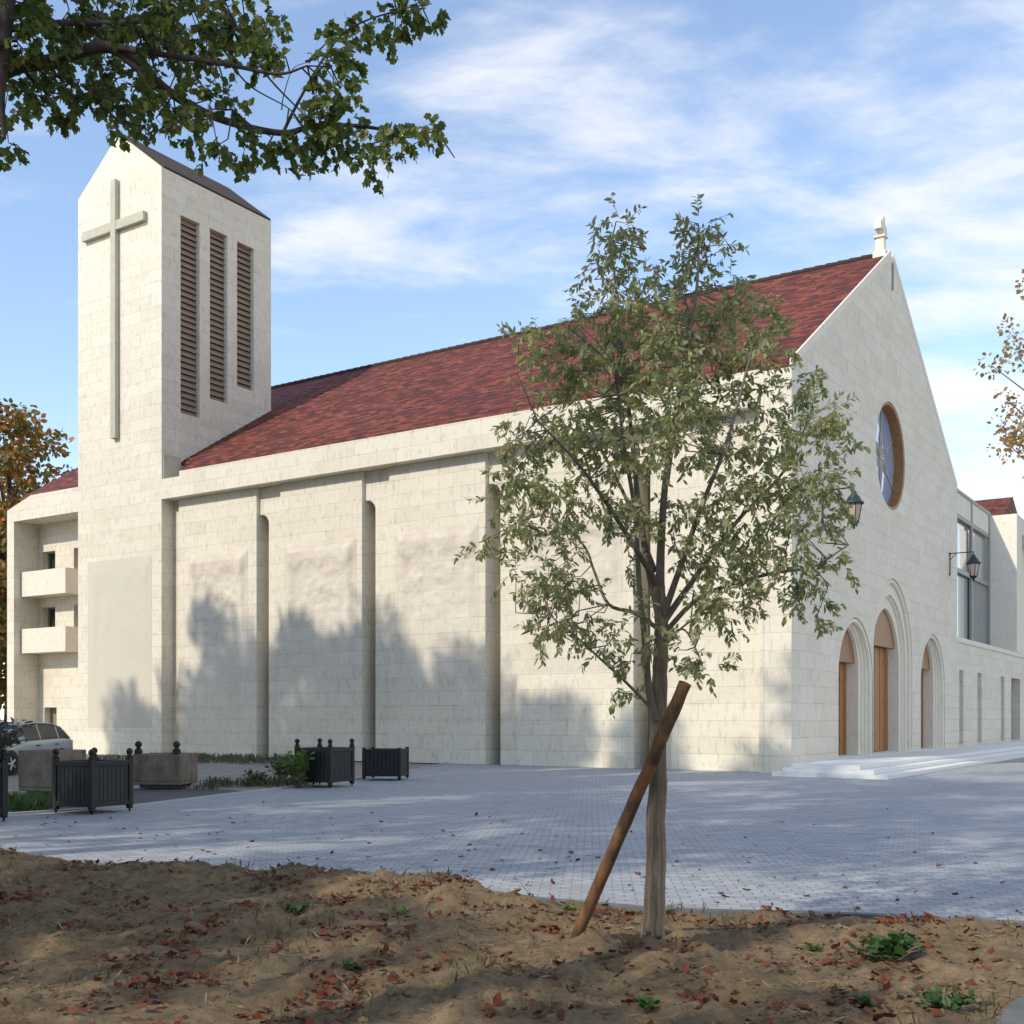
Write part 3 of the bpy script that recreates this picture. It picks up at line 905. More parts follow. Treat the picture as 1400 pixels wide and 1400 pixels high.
# tower roof: two dark slopes flush with the gables
g = MB()
g.plate([(TW1 - 0.001, TE + 0.006), (tx, TA + 0.006), (tx, TA + 0.10), (TW1 + 0.02, TE + 0.09)], [], 'y', 0.10, TD - 0.03)
g.plate([(TW0 + 0.001, TE + 0.006), (TW0 - 0.02, TE + 0.09), (tx, TA + 0.10), (tx, TA + 0.006)], [], 'y', 0.10, TD - 0.03)
g.build("tower_roof", M['slate'], tower)
# louvres
for a, b, c, d in OPEN:
    g = MB()
    xx = TW1 - 0.17
    n = int((d - c) / 0.26)
    g.box(xx - 0.26, xx - 0.20, a + .002, b - .002, c + .002, d - .002)
    for k in range(n):
        z = c + (k + 0.5) * (d - c) / n
        g.add([(xx - .14, a + .01, z + .13), (xx, a + .01, z - .13), (xx, b - .01, z - .13), (xx - .14, b - .01, z + .13),
               (xx - .14, a + .01, z + .16), (xx, a + .01, z - .10), (xx, b - .01, z - .10), (xx - .14, b - .01, z + .16)],
              [(0, 3, 2, 1), (4, 5, 6, 7), (0, 1, 5, 4), (1, 2, 6, 5), (2, 3, 7, 6), (3, 0, 4, 7)])
    g.build("louvre", M['louvre'], tower)
# cross on the tower front
g = MB()
CX = -30.62
g.box(CX - 0.17, CX + 0.17, -0.22, -0.002, 13.9, 25.25)
g.box(-32.78, CX - 0.172, -0.21, -0.002, 23.0, 23.42)
g.box(CX + 0.172, -28.60, -0.21, -0.002, 23.0, 23.42)
g.build("wall_cross", M['cross'], tower, bevel=0.02)
# carved field on the tower base
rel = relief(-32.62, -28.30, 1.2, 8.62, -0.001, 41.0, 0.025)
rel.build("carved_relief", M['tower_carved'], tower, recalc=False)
# thin panel whose grey stands for shade where roof, fascia and tower meet
g = MB(); g.box(TW1 + .001, TW1 + 0.06, 0.06, 1.0, 11.802, 12.9); g.build("corner_shade_panel", M['cross'], tower)

# ------------------------------------------------------------------ left wing with balconies
wing = empty("balcony_wing", P0, TH)
tag(wing, "cream stone wing left of the bell tower with two stacked balconies and small square windows", "building")
X0, X1 = -38.75, TW0 - 0.004
g = MB()
g.box(X0, X0 + 0.55, 0.0, 1.3, 0, 10.98)
g.plate([(X0, 10.982), (X1, 10.982), (X1, 12.1), (X0 + 1.9, 12.1), (X0, 11.55)], [], 'y', 0.0, 1.3)
g.box(X0, X0 + 0.5, 1.301, W, 0, 10.9)
wwin = [(-37.91, -36.87, 8.45, 9.66), (-35.45, -34.45, 8.45, 9.66), (-37.91, -36.87, 5.7, 6.98), (-35.45, -34.45, 5.7, 6.98), (-37.73, -36.76, 0.15, 2.14)]
g.plate([(X0 + .5, 0), (X1, 0), (X1, 10.982), (X0 + .5, 10.982)], [[(a, c), (b, c), (b, d), (a, d)] for a, b, c, d in wwin], 'y', 1.3, 1.75)
ww = g.build("wing_wall", M['stone'], wing)
for a, b, c, d in wwin:
    nm = "window" if c > 1 else "door"
    g = MB(); g.box(a + .05, b - .05, 1.70, 1.74, c + .05, d - .05)
    p = g.build(nm, M['glass_dark'] if nm == "window" else M['louvre'], wing)
    g = MB()
    for q in ((a + .001, a + .06, c + .001, d - .001), (b - .06, b - .001, c + .001, d - .001)): g.box(q[0], q[1], 1.62, 1.70, q[2], q[3])
    g.box(a + .06, b - .06, 1.62, 1.70, d - .06, d - .001); g.box(a + .06, b - .06, 1.62, 1.70, c + .001, c + .06)
    g.build("frame", M['metal_frame'], p)
for z0, z1 in ((7.42, 8.60), (4.72, 5.88)):
    g = MB()
    xa, xb = -38.15, -34.75
    g.box(xa, xb, 0.35, 1.298, z0, z0 + 0.22)
    g.box(xa, xb, 0.351, 0.52, z0 + .221, z1)
    g.box(xa, xa + .16, 0.521, 1.297, z0 + .221, z1)
    g.box(xb - .16, xb, 0.521, 1.297, z0 + .221, z1)
    g.build("balcony", M['stone_plain'], wing)
g = MB()
g.plate([(0.5, zr0 + 0.06), (yr, zr), (W - .12, zr0), (W - .12, zr0 - th), (yr, zr - th), (0.5, zr0 + .06 - th)], [], 'x', X0 + 0.3, -33.345)
g.build("roof", M['roof'], wing)
g = MB(); g.plate([(1.0, 10.9), (W, 10.9), (W, 12.0), (yr, zr - .2), (1.0, 12.3)], [], 'x', X0 + 0.4, X0 + 0.7); g.build("end_gable", M['stone'], wing)

# ------------------------------------------------------------------ right wing
side = empty("side_wing", P0, TH)
tag(side, "modern stone wing right of the church front with slot windows and glazed upper storey", "building")
g = MB()
slots = [(22.35, 23.2), (26.3, 27.3), (32.2, 33.2), (35.2, 37.9), (41.0, 42.0), (45.0, 46.0)]
g.plate([(W + .004, 0), (60, 0), (60, 5.08), (W + .004, 5.08)], [[(a, .40), (b, .40), (b, 3.83), (a, 3.83)] for a, b in slots], 'x', -0.06, -0.5)
g.build("base_wall", M['stone_facade'], side)
for a, b in slots:
    g = MB(); g.box(-0.56, -0.502, a - .05, b + .05, 0.3, 3.9)
    if b - a > 2:
        g.box(-0.5, -0.40, a + 0.9, a + 1.15, 0.401, 3.829)
    g.build("slot_window", M['slot_grey'] if b - a < 2 else M['dark_in'], side)
g = MB(); g.box(-1.9, 0.0, W + .004, 60, 5.082, 5.30); g.build("ledge", M['ledge'], side)
GX = -1.35
# glazed link
g = MB()
GY0, GY1 = W + 0.3, 36.2
g.box(GX - 0.3, GX - 0.2, GY0, GY1, 5.302, 12.0)
glz = g.build("glazed_front", M['glass_pale'], side)
g = MB(); g.box(GX - 0.19, GX - 0.14, 27.6, 31.3, 9.3, 11.4); g.build("window", M['glass_blue'], glz)
g = MB(); g.box(GX - 0.19, GX - 0.14, 31.6, 36.15, 5.303, 9.3); g.build("window", M['slot_grey'], glz)
g = MB()
for y in (24.0, 27.3, 31.4, 36.0): g.box(GX - 0.14, GX, y, y + 0.28, 5.302, 13.05)
for z in (9.0, 11.75): g.box(GX - 0.13, GX - .01, GY0, GY1, z, z + 0.22)
g.box(GX - 0.14, GX + .01, GY0, GY1 + .2, 13.051, 13.2)
g.build("frame", M['metal_frame'], glz)
g = MB(); g.box(GX - 0.08, GX - 0.05, GY0, GY1, 12.0, 13.05); g.build("balustrade_glass", M['ledge'], glz)
# cream block standing forward, then a second one
g = MB()
g.box(-9.0, 0.02, 36.4, 38.0, 5.305, 13.05)
g.box(-9.0, 0.02, 38.001, 60, 12.1, 13.04)
g.box(-9.0, -0.9, 38.001, 60, 5.305, 12.099)
g.build("upper_block", M['stone_plain'], side)
# tiled roof behind
g = MB()
g.plate([(41.0, 13.0), (47.0, 15.9), (53.0, 13.0)], [], 'x', -30, -2.0)
g.build("roof", M['roof_side'], side)

# ------------------------------------------------------------------ steps in front of the gable
stp = empty("entrance_steps", P0, TH)
tag(stp, "white stone landing with three long low steps before the church doors", "steps")
for k in range(3):
    g = MB()
    z0 = 0.0 if k == 0 else 0.118 * k + .001
    g.box(0.05 + 0.22 * k if k else 0.05, 3.25 - 0.42 * k, -1.75 + 0.16 * k, 60 - 0.3 * k, z0, 0.118 * (k + 1))
    g.build("step", M['step'], stp, bevel=0.008)
g = MB(); g.box(-0.855, 0.049, 0.004, W, 0.05, 0.352); 
g.build("threshold", M['step'], stp)

# ------------------------------------------------------------------ wall lanterns
def lantern(name, y, z, label, up=True):
    root = empty(name, CW(0, y, z), TH)
    tag(root, label, "lantern", "iron wall lanterns on the church front")
    g = MB()
    g.tube([(0.03, 0, -0.95), (0.03, 0, 0.0)], 0.022, 8)
    g.tube([(0.03, 0, 0), (1.0, 0, 0.0)], 0.022, 8)
    g.tube([(0.03, 0, -0.28), (0.30, 0, -0.005)], 0.014, 6)
    g.box(0.001, 0.03, -0.05, 0.05, -0.98, -0.86); g.box(0.001, 0.03, -0.05, 0.05, -0.06, 0.05)
    g.build("bracket", M['iron'], root)
    g = MB()
    g.lathe([(0.012, 0.0), (0.03, -0.04), (0.02, -0.08), (0.075, -0.12), (0.10, -0.20), (0.19, -0.30), (0.235, -0.40), (0.30, -0.44), (0.31, -0.50), (0.23, -0.505)], (1.0, 0, -0.02), 16)
    g.build("cap", M['verdigris'], root)
    g = MB(); g.lathe([(0.225, -0.53), (0.24, -0.56), (0.14, -1.05), (0.10, -1.06)], (1.0, 0, 0), 6, smooth=False)
    g.build("glass", M['glass_lamp'], root)
    g = MB()
    for k in range(6):
        a = 2 * math.pi * k / 6
        g.tube([(1 + 0.25 * math.cos(a), 0.25 * math.sin(a), -0.52), (1 + 0.15 * math.cos(a), 0.15 * math.sin(a), -1.06)], 0.014, 5)
    g.lathe([(0.15, -1.05), (0.17, -1.08), (0.13, -1.11), (0.06, -1.17), (0.035, -1.22), (0.05, -1.25), (0.0, -1.30)], (1.0, 0, 0), 12)
    g.build("cage", M['iron'], root)
    return root
lantern("wall_lantern", 20.1, 8.86, "green copper wall lantern on iron bracket near the right edge of the church front")
lantern("wall_lantern", 2.75, 8.75, "green copper wall lantern near the left corner of the church front, beside the tree crown")

# ------------------------------------------------------------------ planters
def versailles(label, loc, rz, s=1.0, side=0.98, finials=True):
    root = empty("square_planter", loc, rz)
    root.scale = (s, s, s)
    tag(root, label, "planter", "black square planters on the square")
    h = side / 2
    for sx, sy in ((-1, -1), (1, -1), (1, 1), (-1, 1)):
        g = MB(); x, y = sx * (h - .05), sy * (h - .05)
        g.box(x - .05, x + .05, y - .05, y + .05, 0.10, 1.0)
        p = g.build("corner_post", M['planter'], root, bevel=0.008)
        if finials:
            g = MB(); g.lathe([(0.035, 1.0), (0.06, 1.015), (0.06, 1.03), (0.03, 1.045), (0.05, 1.075), (0.062, 1.105), (0.055, 1.14), (0.03, 1.165), (0.0, 1.175)], (x, y, 0), 12)
            g.build("finial", M['planter'], p)
        g = MB(); g.lathe([(0.0, 0.0), (0.015, 0.0), (0.018, 0.05), (0.06, 0.06), (0.06, 0.10), (0.03, 0.105)], (x, y, 0), 10); g.build("foot", M['planter'], p)
    for k in range(4):
        g = MB()
        w = h - .102
        n = 8
        for q in range(n):
            a = -w + 2 * w * q / n; b = -w + 2 * w * (q + 1) / n
            g.box(a + .006, b - .006, -h + .025, -h + .05, 0.22, 0.86)
        g.box(-w, w, -h + .051, -h + .065, 0.2, 0.88)
        ro = Matrix.Rotation(k * math.pi / 2, 4, 'Z')
        g.v = [tuple(ro @ Vector(v)) for v in g.v]
        g.build("panel", M['planter_panel'], root)
        for z0, z1 in ((0.13, 0.218), (0.862, 0.95)):
            g = MB(); g.box(-w, w, -h + .005, -h + .075, z0, z1)
            g.v = [tuple(ro @ Vector(v)) for v in g.v]
            g.build("rail", M['planter'], root, bevel=0.006)
    g = MB(); g.box(-h + .08, h - .08, -h + .08, h - .08, 0.15, 0.87); g.build("earth", M['soil'], root)
    return root
versailles("black slatted planter with ball finials in front of the weathered stone troughs", (-7.32, 20.0, 0), R(-27), 0.95, 1.0)
versailles("black planter cut by the left picture edge with a purple leafy plant in it", (-8.74, 18.2, 0), R(-40), 0.98, 1.02)
versailles("black planter with two tall finials and bright green vine at its left corner", (-4.48, 27.4, 0), R(-25), 0.98, 1.05)
versailles("black planter without finials standing behind the vine covered one near the wall", (-3.35, 30.4, 0), R(-7), 0.86, 1.2, finials=False)


def trough(label, loc, rz, lx, ly, h, finials):
    root = empty("stone_trough", loc, rz)
    tag(root, label, "planter", "weathered stone troughs")
    rng = random.Random(int(lx * 100))
    g = MB(); t_ = 0.10
    g.box(-lx / 2, lx / 2, -ly / 2, ly / 2, 0.08, 0.16)
    g.box(-lx / 2, lx / 2, -ly / 2, -ly / 2 + t_, 0.161, h); g.box(-lx / 2, lx / 2, ly / 2 - t_, ly / 2, 0.161, h)
    g.box(-lx / 2, -lx / 2 + t_, -ly / 2 + t_, ly / 2 - t_, 0.161, h); g.box(lx / 2 - t_, lx / 2, -ly / 2 + t_, ly / 2 - t_, 0.161, h)
    g.build("basin", M['weathered'], root, bevel=0.02)
    g = MB(); g.box(-lx / 2 + .12, lx / 2 - .12, -ly / 2 + .12, ly / 2 - .12, 0, 0.078); g.build("base", M['asphalt'], root)
    g = MB(); g.box(-lx / 2 + .101, lx / 2 - .101, -ly / 2 + .101, ly / 2 - .101, 0.17, h - 0.08); g.build("earth", M['soil'], root)
    if finials:
        for x in (-lx / 2 + .12, lx / 2 - .12):
            g = MB(); g.box(x - .07, x + .07, -ly / 2 + .0, -ly / 2 + .14, h + .001, h + 0.10)
            g.lathe([(0.05, h + .10), (0.075, h + .12), (0.04, h + .15), (0.075, h + .19), (0.085, h + .23), (0.06, h + .28), (0.0, h + .31)], (x, -ly / 2 + .07, 0), 12)
            g.build("finial", M['planter'], root)
    return root
trough("weathered stone trough with two dark finials right of the nearest full black planter", (-8.2, 27.1, 0), R(-8), 1.18, 1.0, 0.80, True)
trough("plain weathered stone trough half hidden behind the nearest full black planter, beside the car", (-9.95, 24.8, 0), R(-22), 0.95, 1.0, 0.95, False)

# ------------------------------------------------------------------ parked car (side towards us, nose left)
car = empty("parked_car", (0, 0, 0), 0)
tag(car, "silver blue hatchback parked behind the planters at the left picture edge", "car")
hd = Vector((-0.2, -0.98, 0)).normalized()
fw = Vector((-14.55, 33.1, 0))           # front left wheel contact
rz = math.atan2(hd.y, hd.x)
left = Vector((-hd.y, hd.x, 0))
car.location = fw - hd * 1.25 - left * 0.80   # midpoint between the axles, car +X forward, +Y left
car.rotation_euler = (0, 0, rz)
# side profile stations (x, z_belt-low, half widths) lofted
st = [(-1.98, 0.42, 0.92, 0.62, 0.80, 0.95), (-1.90, 0.30, 0.98, 0.76, 0.84, 1.00), (-1.5, 0.24, 1.00, 0.82, 0.86, 1.0), (-0.5, 0.22, 0.98, 0.84, 0.86, 1.0),
      (0.5, 0.22, 0.96, 0.84, 0.86, 1.0), (1.0, 0.22, 0.94, 0.83, 0.85, 1.0), (1.5, 0.24, 0.86, 0.80, 0.82, 1.0), (1.85, 0.28, 0.74, 0.72, 0.74, 0.95), (2.02, 0.36, 0.60, 0.58, 0.60, 0.9)]
def loft(rows, smooth=True):
    g = MB(); n = len(rows[0])
    vs = [p for r in rows for p in r]
    fs = []
    for i in range(len(rows) - 1):
        for k in range(n):
            a = i * n + k; b = i * n + (k + 1) % n
            fs.append((a, b, b + n, a + n))
    fs.append(tuple(reversed(range(n)))); fs.append(tuple(range((len(rows) - 1) * n, len(rows) * n)))
    g.add(vs, fs, smooth); return g
rows = []
for x, zl, zb, wl_, wb, _ in st:
    rows.append([(x, wl_ - .06, zl), (x, wl_, zl + .12), (x, wb, zl + 0.5 * (zb - zl)), (x, wb - .01, zb - .06), (x, wb - .07, zb),
                 (x, -(wb - .07), zb), (x, -(wb - .01), zb - .06), (x, -wb, zl + 0.5 * (zb - zl)), (x, -wl_, zl + .12), (x, -(wl_ - .06), zl)])
loft(rows).build("body", M['car_paint'], car)
# greenhouse: roof + pillars
gh = [(-1.93, 1.0, .74), (-1.55, 1.36, .64), (-1.15, 1.475, .59), (-0.3, 1.50, .585), (0.35, 1.44, .59), (0.75, 1.25, .66), (1.18, 0.95, .76)]
rows = [[(x, w, z), (x, w - .05, z + .012), (x, -(w - .05), z + .012), (x, -w, z), (x, -(w - .02), z - .05), (x, w - .02, z - .05)] for x, z, w in gh]
loft(rows).build("roof_shell", M['car_paint'], car)
def side_glass(pts, name, mat):
    for s in (1, -1):
        g = MB()
        def wy(z): return 0.785 - (z - 0.97) * 0.36
        a = [(x, s * wy(z), z) for x, z in pts]; b = [(x, s * (wy(z) - .02), z) for x, z in pts]; n = len(pts)
        g.add(a + b, [tuple(range(n)), tuple(reversed(range(n, 2 * n)))] + [(i, (i + 1) % n, n + (i + 1) % n, n + i) for i in range(n)])
        g.build(name, mat, car)
side_glass([(-0.28, .99), (0.98, .98), (0.72, 1.18), (0.38, 1.385), (-0.28, 1.445)], "window", M['glass_dark'])
side_glass([(-1.22, 1.0), (-0.36, .99), (-0.36, 1.445), (-0.95, 1.425), (-1.22, 1.37)], "window", M['glass_dark'])
side_glass([(-1.72, 1.02), (-1.29, 1.0), (-1.29, 1.36), (-1.45, 1.31)], "window", M['glass_dark'])
side_glass([(-0.35, .99), (-0.29, .99), (-0.29, 1.45), (-0.35, 1.45)], "pillar", M['car_paint'])
side_glass([(-1.285, 1.0), (-1.225, 1.0), (-1.225, 1.38), (-1.285, 1.37)], "pillar", M['car_paint'])
for nm, (xa, za, wa), (xb, zb, wb) in (("windscreen", (0.42, 1.43, .55), (1.16, .985, .70)), ("rear_window", (-1.50, 1.40, .55), (-1.88, 1.06, .66))):
    g = MB(); dx = 0.03 if xa > 0 else -0.03
    g.add([(xa + dx, wa, za), (xb + dx, wb, zb), (xb + dx, -wb, zb), (xa + dx, -wa, za), (xa, wa, za - .02), (xb, wb, zb - .02), (xb, -wb, zb - .02), (xa, -wa, za - .02)],
          [(0, 1, 2, 3), (7, 6, 5, 4), (0, 4, 5, 1), (1, 5, 6, 2), (2, 6, 7, 3), (3, 7, 4, 0)])
    g.build(nm, M['glass_dark'], car)
for sx in (1, -1):
    for s in (1, -1):
        x = sx * 1.25 + 0.0
        g = MB(); g.lathe([(0.36, 0.0), (0.38, 0.02), (0.38, 0.03), (0.36, 0.032)], (x, s * 0.845 if s > 0 else s * 0.877, 0.33), 24, 'y'); g.build("wheel_arch", M['car_plastic'], car)
        g = MB()
        pr = [(0.20, -0.10), (0.29, -0.10), (0.315, -0.07), (0.315, 0.06), (0.29, 0.09), (0.20, 0.09)]
        yy = s * 0.81
        g.lathe([(r_, h_ if s > 0 else -h_) for r_, h_ in pr], (x, yy, 0.315), 28, 'y'); w_ = g.build("wheel", M['tyre'], car)
        g = MB(); g.lathe([(0.205, 0.05 * s), (0.21, 0.075 * s), (0.19, 0.08 * s), (0.19, 0.03 * s)], (x, yy, 0.315), 28, 'y')
        for k in range(5):
            a = 2 * math.pi * k / 5
            g.tube([(x, yy + s * .088, .315), (x + .19 * math.cos(a), yy + s * .078, .315 + .19 * math.sin(a))], [0.04, 0.03], 6)
        g.lathe([(0.05, 0.03 * s), (0.055, 0.10 * s), (0.0, 0.105 * s)], (x, yy, 0.315), 14, 'y')
        g.build("rim", M['rim'], w_)
for s in (1, -1):
    g = MB(); g.box(0.70, 0.86, s * .86 - .07, s * .86 + .09 * s if s > 0 else s * .86 + .07, 0.97, 1.09); g.build("mirror", M['car_paint'], car, bevel=0.03)
    g = MB(); g.box(-0.18, 0.02, s * .865 - .012, s * .865 + .012, 0.80, 0.83); g.box(-1.12, -0.94, s * .865 - .012, s * .865 + .012, 0.82, 0.85); g.build("door_handle", M['car_plastic'], car)
    g = MB(); g.box(1.72, 1.93, s * .62 - .11, s * .62 + .11, 0.58, 0.70); g.build("headlight", M['lamp_clear'], car, bevel=0.03)
    g = MB(); g.box(-1.97, -1.80, s * .72 - .09, s * .72 + .09, 0.72, 0.95); g.build("tail_light", M['lamp_red'], car, bevel=0.03)
g = MB(); g.box(1.93, 2.06, -.55, .55, 0.34, 0.50); g.build("bumper", M['car_plastic'], car, bevel=0.03)

# ------------------------------------------------------------------ trees
def limbs_mesh(paths, seg=7):
    g = MB()
    for pts, r0, r1 in paths:
        sp = smooth_path(pts, 5); n = len(sp)
        g.tube(sp, [r0 + (r1 - r0) * (i / (n - 1)) ** 0.8 for i in range(n)], seg)
    return g


def twig_lines(g, TW, paths, rng, r=0.006, maxd=1.2, every=1):
    """short connecting twigs from the nearest limb to every sprig"""
    allp = np.array([list(p) for pts, _, _ in paths for p in smooth_path(pts, 5)])
    for k, (o, e) in enumerate(TW):
        g.tube([o, e], [r * 0.7, r * 0.25], 3, caps=False)
        if k % every: continue
        dd = np.linalg.norm(allp - o, axis=1); j = int(np.argmin(dd))
        if dd[j] < maxd:
            a = allp[j]; mid = (a + o) / 2 + rng.normal(size=3) * 0.22 * dd[j]
            g.tube([a, mid, o], [r * 1.6, r * 1.2, r * 0.7], 4, caps=False)


rng = np.random.default_rng(5)
# --- the young tree with its stake
TD0 = 8.05
young = empty("young_tree", (at(897, 1296, TD0).x, TD0, 0))
tag(young, "slender young tree with airy grey green crown growing in the bare soil before the church", "tree")
L = [([(893, 1300, 0), (896, 1200, 0), (898, 1100, 0), (900, 1000, .02), (902, 920, .03), (904, 850, .04), (902, 800, .05)], .080, .042)]
trunk_only = list(L)
B = [([(896, 985, -.03), (887, 940, -.06), (882, 880, -.08), (874, 800, -.1), (868, 700, -.2), (852, 600, -.3), (842, 500, -.35)], .030, .010),
     ([(903, 850, .04), (884, 760, .15), (872, 680, .3), (862, 580, .35), (848, 460, .3), (836, 330, .25)], .034, .006),
     ([(902, 820, .05), (904, 740, .0), (912, 640, -.1), (935, 500, -.15), (952, 400, -.1), (956, 325, -.1)], .036, .006),
     ([(904, 850, .04), (932, 770, -.2), (960, 690, -.45), (995, 600, -.6), (1030, 470, -.5)], .028, .007),
     ([(904, 855, .04), (950, 790, .3), (1010, 710, .6), (1075, 640, .8), (1110, 560, .8)], .028, .006),
     ([(904, 870, .04), (960, 815, -.1), (1050, 785, -.3), (1110, 775, -.3), (1160, 745, -.3)], .022, .005),
     ([(900, 860, .03), (868, 838, .1), (832, 826, .2), (812, 780, .3), (795, 742, .3), (740, 705, .4), (655, 742, .4)], .018, .004),
     ([(897, 975, .0), (858, 935, -.15), (820, 900, -.3), (785, 868, -.4), (750, 840, -.4)], .014, .004),
     ([(900, 800, .04), (850, 720, -.3), (795, 640, -.6), (735, 575, -.7)], .024, .006),
     ([(895, 780, .1), (860, 690, .6), (810, 590, .9), (770, 500, .9)], .022, .006),
     ([(905, 880, .03), (932, 860, -.15), (948, 880, -.25), (958, 905, -.28)], .010, .004),
     ([(905, 890, .0), (930, 860, .2), (968, 838, .3), (1000, 850, .35)], .010, .004),
     ([(912, 660, -.1), (930, 560, .4), (980, 450, .5), (1020, 400, .5)], .016, .005)]
paths = [([at(x, y, TD0 + dz) for x, y, dz in p], a, b) for p, a, b in B]
tp = [([at(x, y, TD0 + dz) for x, y, dz in p], a, b) for p, a, b in trunk_only]
off = Vector(young.location)
def sh(paths, o): return [([p - o for p in pts], a, b) for pts, a, b in paths]
tk = smooth_path(sh(tp, off)[0][0], 9); n_ = len(tk)
tk = [p + Vector((noise.noise((k * .22, 2, 8)), noise.noise((k * .22, 6, 3)), 0)) * 0.014 for k, p in enumerate(tk)]
g = MB(); g.tube(tk, [.078 - .036 * k / (n_ - 1) + 0.03 * math.exp(-k / 1.6) + .005 * noise.noise((k * .6, 1, 1)) for k in range(n_)], 16)
g.build("trunk", M['bark_young'], young)
blobs = [(838, 318, 30), (832, 365, 30), (850, 330, 18), (868, 325, 14), (955, 315, 26), (985, 345, 24), (948, 352, 28), (925, 380, 26), (880, 395, 26), (845, 405, 26), (985, 385, 20), (1015, 395, 20),
         (795, 440, 26), (840, 440, 38), (890, 440, 40), (945, 430, 42), (1000, 430, 36), (1040, 440, 30), (735, 470, 28), (785, 490, 40), (840, 500, 42), (900, 495, 45), (960, 490, 45), (1020, 490, 40), (1055, 470, 24),
         (705, 465, 14), (745, 530, 28), (800, 550, 42), (860, 560, 46), (920, 555, 46), (980, 550, 42), (1030, 545, 34), (1105, 525, 28), (1115, 560, 26), (720, 600, 30), (700, 570, 18), (765, 600, 38), (820, 620, 44), (880, 620, 44), (940, 610, 36), (1000, 610, 40),
         (1060, 600, 34), (1110, 600, 30), (1150, 605, 22), (705, 650, 26), (735, 670, 34), (780, 680, 38), (830, 690, 36), (690, 690, 24), (1000, 670, 38), (1050, 660, 42), (1100, 660, 40), (1140, 660, 26), (1160, 600, 12),
         (720, 725, 28), (690, 735, 22), (660, 742, 16), (645, 755, 9), (770, 735, 28), (970, 725, 32), (1020, 735, 40), (1080, 730, 38), (1120, 715, 28), (1145, 700, 18), (740, 790, 34), (715, 790, 20), (780, 800, 30), (940, 765, 28), (990, 785, 34), (1050, 790, 38), (1100, 790, 30), (1140, 765, 24), (1160, 775, 13),
         (755, 840, 34), (790, 850, 30), (740, 880, 20), (820, 880, 24), (850, 905, 22), (870, 850, 24), (900, 880, 18), (960, 830, 30), (1000, 825, 28), (1085, 825, 22), (1120, 830, 18), (1110, 845, 12), (950, 890, 24), (975, 905, 24), (955, 920, 16), (830, 935, 12), (860, 945, 14), (1005, 860, 14), (870, 720, 26), (900, 700, 24), (850, 780, 20), (930, 690, 18)]
cs, rs, pn = [], [], []
for x, y, r in blobs:
    dx = (x - 900) / 270; dy = (y - 640) / 330
    dep = math.sqrt(max(0.05, 1 - dx * dx - dy * dy)) * 1.0
    for rep in range(2 if r > 24 else 1):
        dz = rng.uniform(-1, 1) * dep
        c = at(x + rng.normal() * 4, y + rng.normal() * 4, TD0 + dz)
        cs.append(np.array(c - off)); rs.append(r / FPX * (TD0 + dz) * 0.95)
        pn.append(max(3, int((r / 30.0) ** 2 * (11 if r > 24 else 15))))
TWs, P, D, N_, S = sprigs(rng, cs, rs, pn, 0.14, 0.054, droop=0.4, leaves_on=13, flat=0.9)
g = limbs_mesh(sh(paths, off), 8)
twig_lines(g, TWs, sh(paths, off), rng, 0.0034, 0.42, 5)
g.build("limbs", M['twig'], young, recalc=False)
leaf_mesh("crown", P, D, N_, S, 'lance', M['leaf_young'], young)

a = Vector(at(793, 1268, 8.32)); b = Vector(at(937, 934, 7.72))
so = Vector((0.56, 8.42, 0))
d = (b - a)
pts = [a - so - d * 0.05, a - so + d * 0.3, a - so + d * 0.7, b - so]
sp_ = smooth_path(pts, 8)
sp_ = [p + Vector((noise.noise((k * .35, 1, 5)), noise.noise((k * .35, 4, 2)), 0)) * 0.012 for k, p in enumerate(sp_)]
g = MB(); g.tube(sp_, [0.046 + 0.006 * noise.noise((k * .5, 9, 1)) for k in range(len(sp_))], 12)
stake_ = g.build("support_stake", M['stake'])
stake_.location = so
tag(stake_, "slanting brown wooden stake leaning against the young tree trunk", "stake")

# --- overhanging branch of the big tree at the left
rng = np.random.default_rng(11)
DB = 8.2
bigt = empty("overhanging_tree", (-6.4, 7.4, 0))
tag(bigt, "large broad leaved tree whose leafy bough hangs into the sky at upper left", "tree")
off = Vector(bigt.location)
LB = [([(-90, 190, -.1), (0, 102, 0), (66, 84, 0), (146, 64, 0), (195, 97, 0), (248, 137, .1), (310, 166, .1), (385, 182, .2), (430, 172, .2), (487, 172, .3), (560, 182, .3), (598, 180, .3)], .060, .006),
      ([(146, 62, 0), (212, 73, -.2), (310, 88, -.3), (380, 101, -.3), (420, 90, -.3)], .028, .006),
      ([(-80, 60, .2), (57, 33, .3), (177, 31, .4), (283, 7, .5), (360, -20, .5)], .030, .012),
      ([(290, -20, .3), (305, 9, .3), (336, 57, .2), (367, 106, .2), (420, 161, .2)], .016, .005),
      ([(387, 181, .2), (407, 141, .25), (434, 93, .3), (462, 53, .3), (496, 30, .3), (553, 12, .3), (590, 5, .3)], .013, .004),
      ([(18, -60, -.3), (10, 0, -.3), (6, 70, -.3), (2, 130, -.3), (6, 190, -.3)], .075, .012),
      ([(20, 80, .0), (45, 110, .1), (65, 130, .1), (80, 160, .1)], .020, .006),
      ([(130, 125, .1), (150, 145, .1), (170, 165, .1)], .010, .004),
      ([(300, 92, -.2), (312, 130, -.2), (318, 150, -.2)], .006, .003), ([(318, 92, -.2), (345, 120, -.1), (390, 145, 0), (405, 158, .1)], .007, .003),
      ([(385, 150, .1), (388, 130, .1), (400, 95, .1), (420, 85, .1)], .005, .002)]
paths = [([at(x, y, DB + dz) for x, y, dz in p], a, b) for p, a, b in LB]
